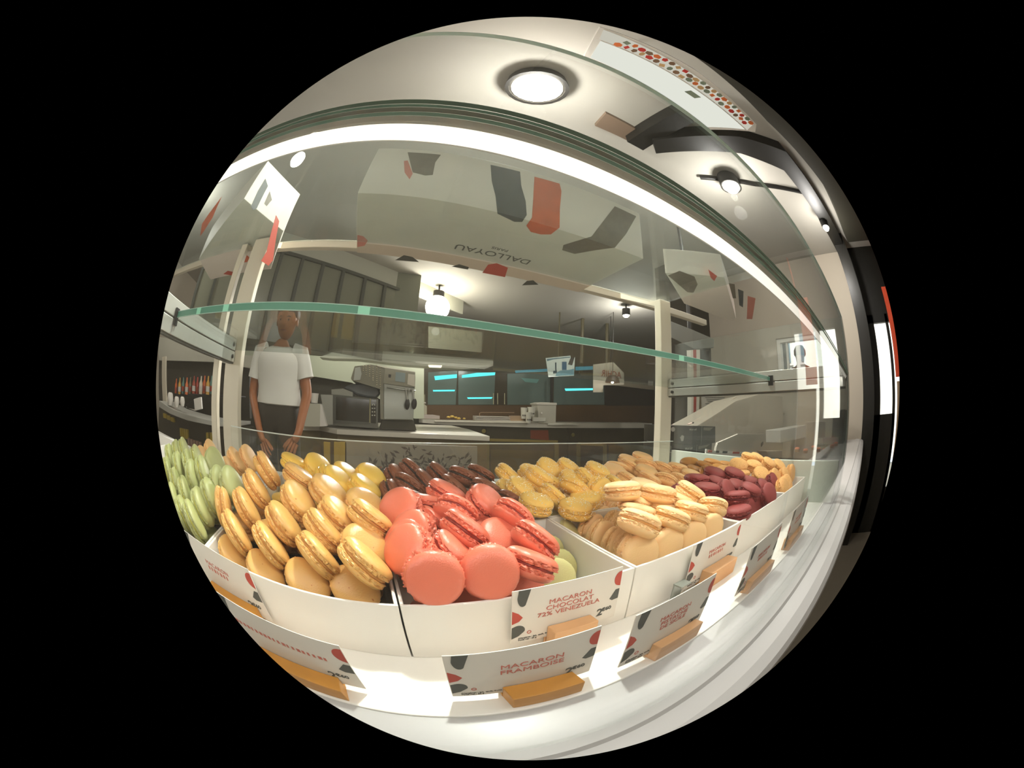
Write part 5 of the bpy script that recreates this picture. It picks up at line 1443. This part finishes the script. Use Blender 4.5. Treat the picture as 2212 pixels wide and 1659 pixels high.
# t-shirt with sleeves
slL, slR = shL.lerp(elL, 0.62), shR.lerp(elR, 0.62)
tz = Matrix.Translation((pw.x, PY, 0)) @ Matrix.Diagonal((1, 0.62, 1, 1))
lean = cx - pw.x
sh = MB().lathe([(0.165, -0.05), (0.178, -0.045), (0.172, 0.0), (0.166, 0.05), (0.176, 0.11), (0.186, 0.17), (0.188, 0.21), (0.176, zs - 0.015), (0.150, zs + 0.015), (0.105, zs + 0.035), (0.072, zs + 0.045), (0.066, zs + 0.035)], 40, tz,
               fn=lambda r, z, q: (r * (1 + 0.018 * math.sin(5 * q + z * 30) * (1 if z < 0.15 else 0.3)), z))
sh.v = [Vector((p.x + lean * max(0, min(1, (p.z + 0.05) / 0.3)), p.y, p.z)) for p in sh.v]
for sj, sl in ((shL, slL), (shR, slR)):
    inn = sj + Vector((0.05 if sj is shL else -0.05, 0, 0.0))
    sh.tube([inn, sj + Vector((0, 0, -0.002)), sj.lerp(sl, 0.4), sj.lerp(sl, 0.8), sl], [0.070, 0.066, 0.062, 0.062, 0.064], 20)
sh.build('t_shirt', shirt, person, smooth=True)
skin_obj('trousers', [Vector((pw.x, PY, 0.03)), Vector((pw.x, PY, -0.10)), hipL, knL, ankL + Vector((0, 0, 0.02)), hipR, knR, ankR + Vector((0, 0, 0.02))],
         [(0, 1), (1, 2), (2, 3), (3, 4), (1, 5), (5, 6), (6, 7)], [(0.15, 0.11), (0.155, 0.115), 0.105, 0.078, 0.062, 0.105, 0.078, 0.062], trouser, person, root=1)
for s, a_ in ((-1, ankL), (1, ankR)):
    MB().lathe([(0, 0.05), (0.035, 0.045), (0.05, 0.0), (0.05, -0.03), (0, -0.03)], 16, Matrix.Translation((a_.x, a_.y - 0.07, FLOOR + 0.031)) @ Matrix.Diagonal((0.95, 2.6, 1, 1))).build('shoe', black_m, person, smooth=True)

# figure added in place of a head reflected in the end glass
PX, GROUND = 3.95, FLOOR - 0.1
hx = atx(1728, 770, PX)
c2p = thing('person', (PX, hx.y, GROUND), 'dark silhouette of a passer-by standing outside the bright shop window', 'person')
coat = mat('grey_beige_coat', (130, 116, 98), 0.8)
z0 = hx.z
bj = [Vector((PX, hx.y, z0 - 0.62)), Vector((PX, hx.y, z0 - 0.38)), Vector((PX, hx.y, z0 - 0.17)), Vector((PX, hx.y, z0 - 0.10)), Vector((PX, hx.y, z0)), Vector((PX, hx.y, z0 + 0.08)),
      Vector((PX, hx.y - 0.19, z0 - 0.22)), Vector((PX, hx.y - 0.23, z0 - 0.50)), Vector((PX - 0.02, hx.y - 0.2, z0 - 0.75)), Vector((PX, hx.y + 0.19, z0 - 0.22)), Vector((PX, hx.y + 0.23, z0 - 0.50)), Vector((PX - 0.02, hx.y + 0.2, z0 - 0.75)),
      Vector((PX, hx.y - 0.09, z0 - 0.70)), Vector((PX, hx.y - 0.09, -0.7)), Vector((PX, hx.y - 0.09, GROUND + 0.04)), Vector((PX, hx.y + 0.09, z0 - 0.70)), Vector((PX, hx.y + 0.09, -0.7)), Vector((PX, hx.y + 0.09, GROUND + 0.04))]
skin_obj('body', bj, [(0, 1), (1, 2), (2, 3), (3, 4), (4, 5), (2, 6), (6, 7), (7, 8), (2, 9), (9, 10), (10, 11), (0, 12), (12, 13), (13, 14), (0, 15), (15, 16), (16, 17)],
         [0.14, 0.15, 0.12, 0.052, 0.088, 0.07, 0.07, 0.05, 0.035, 0.07, 0.05, 0.035, 0.09, 0.06, 0.045, 0.09, 0.06, 0.045], skin, c2p)
skin_obj('coat', [bj[0], bj[1], bj[2] + Vector((0, 0, -0.02)), bj[6], bj[7], bj[9], bj[10]], [(0, 1), (1, 2), (2, 3), (3, 4), (2, 5), (5, 6)], [0.17, 0.17, 0.13, 0.085, 0.065, 0.085, 0.065], coat, c2p, root=1)
MB().lathe([(0, 0.115), (0.06, 0.10), (0.095, 0.05), (0.098, 0.0), (0.085, -0.02)], 24, Matrix.Translation(bj[4] + Vector((0.01, 0, 0.02)))).build('hair', hair_m, c2p, smooth=True)
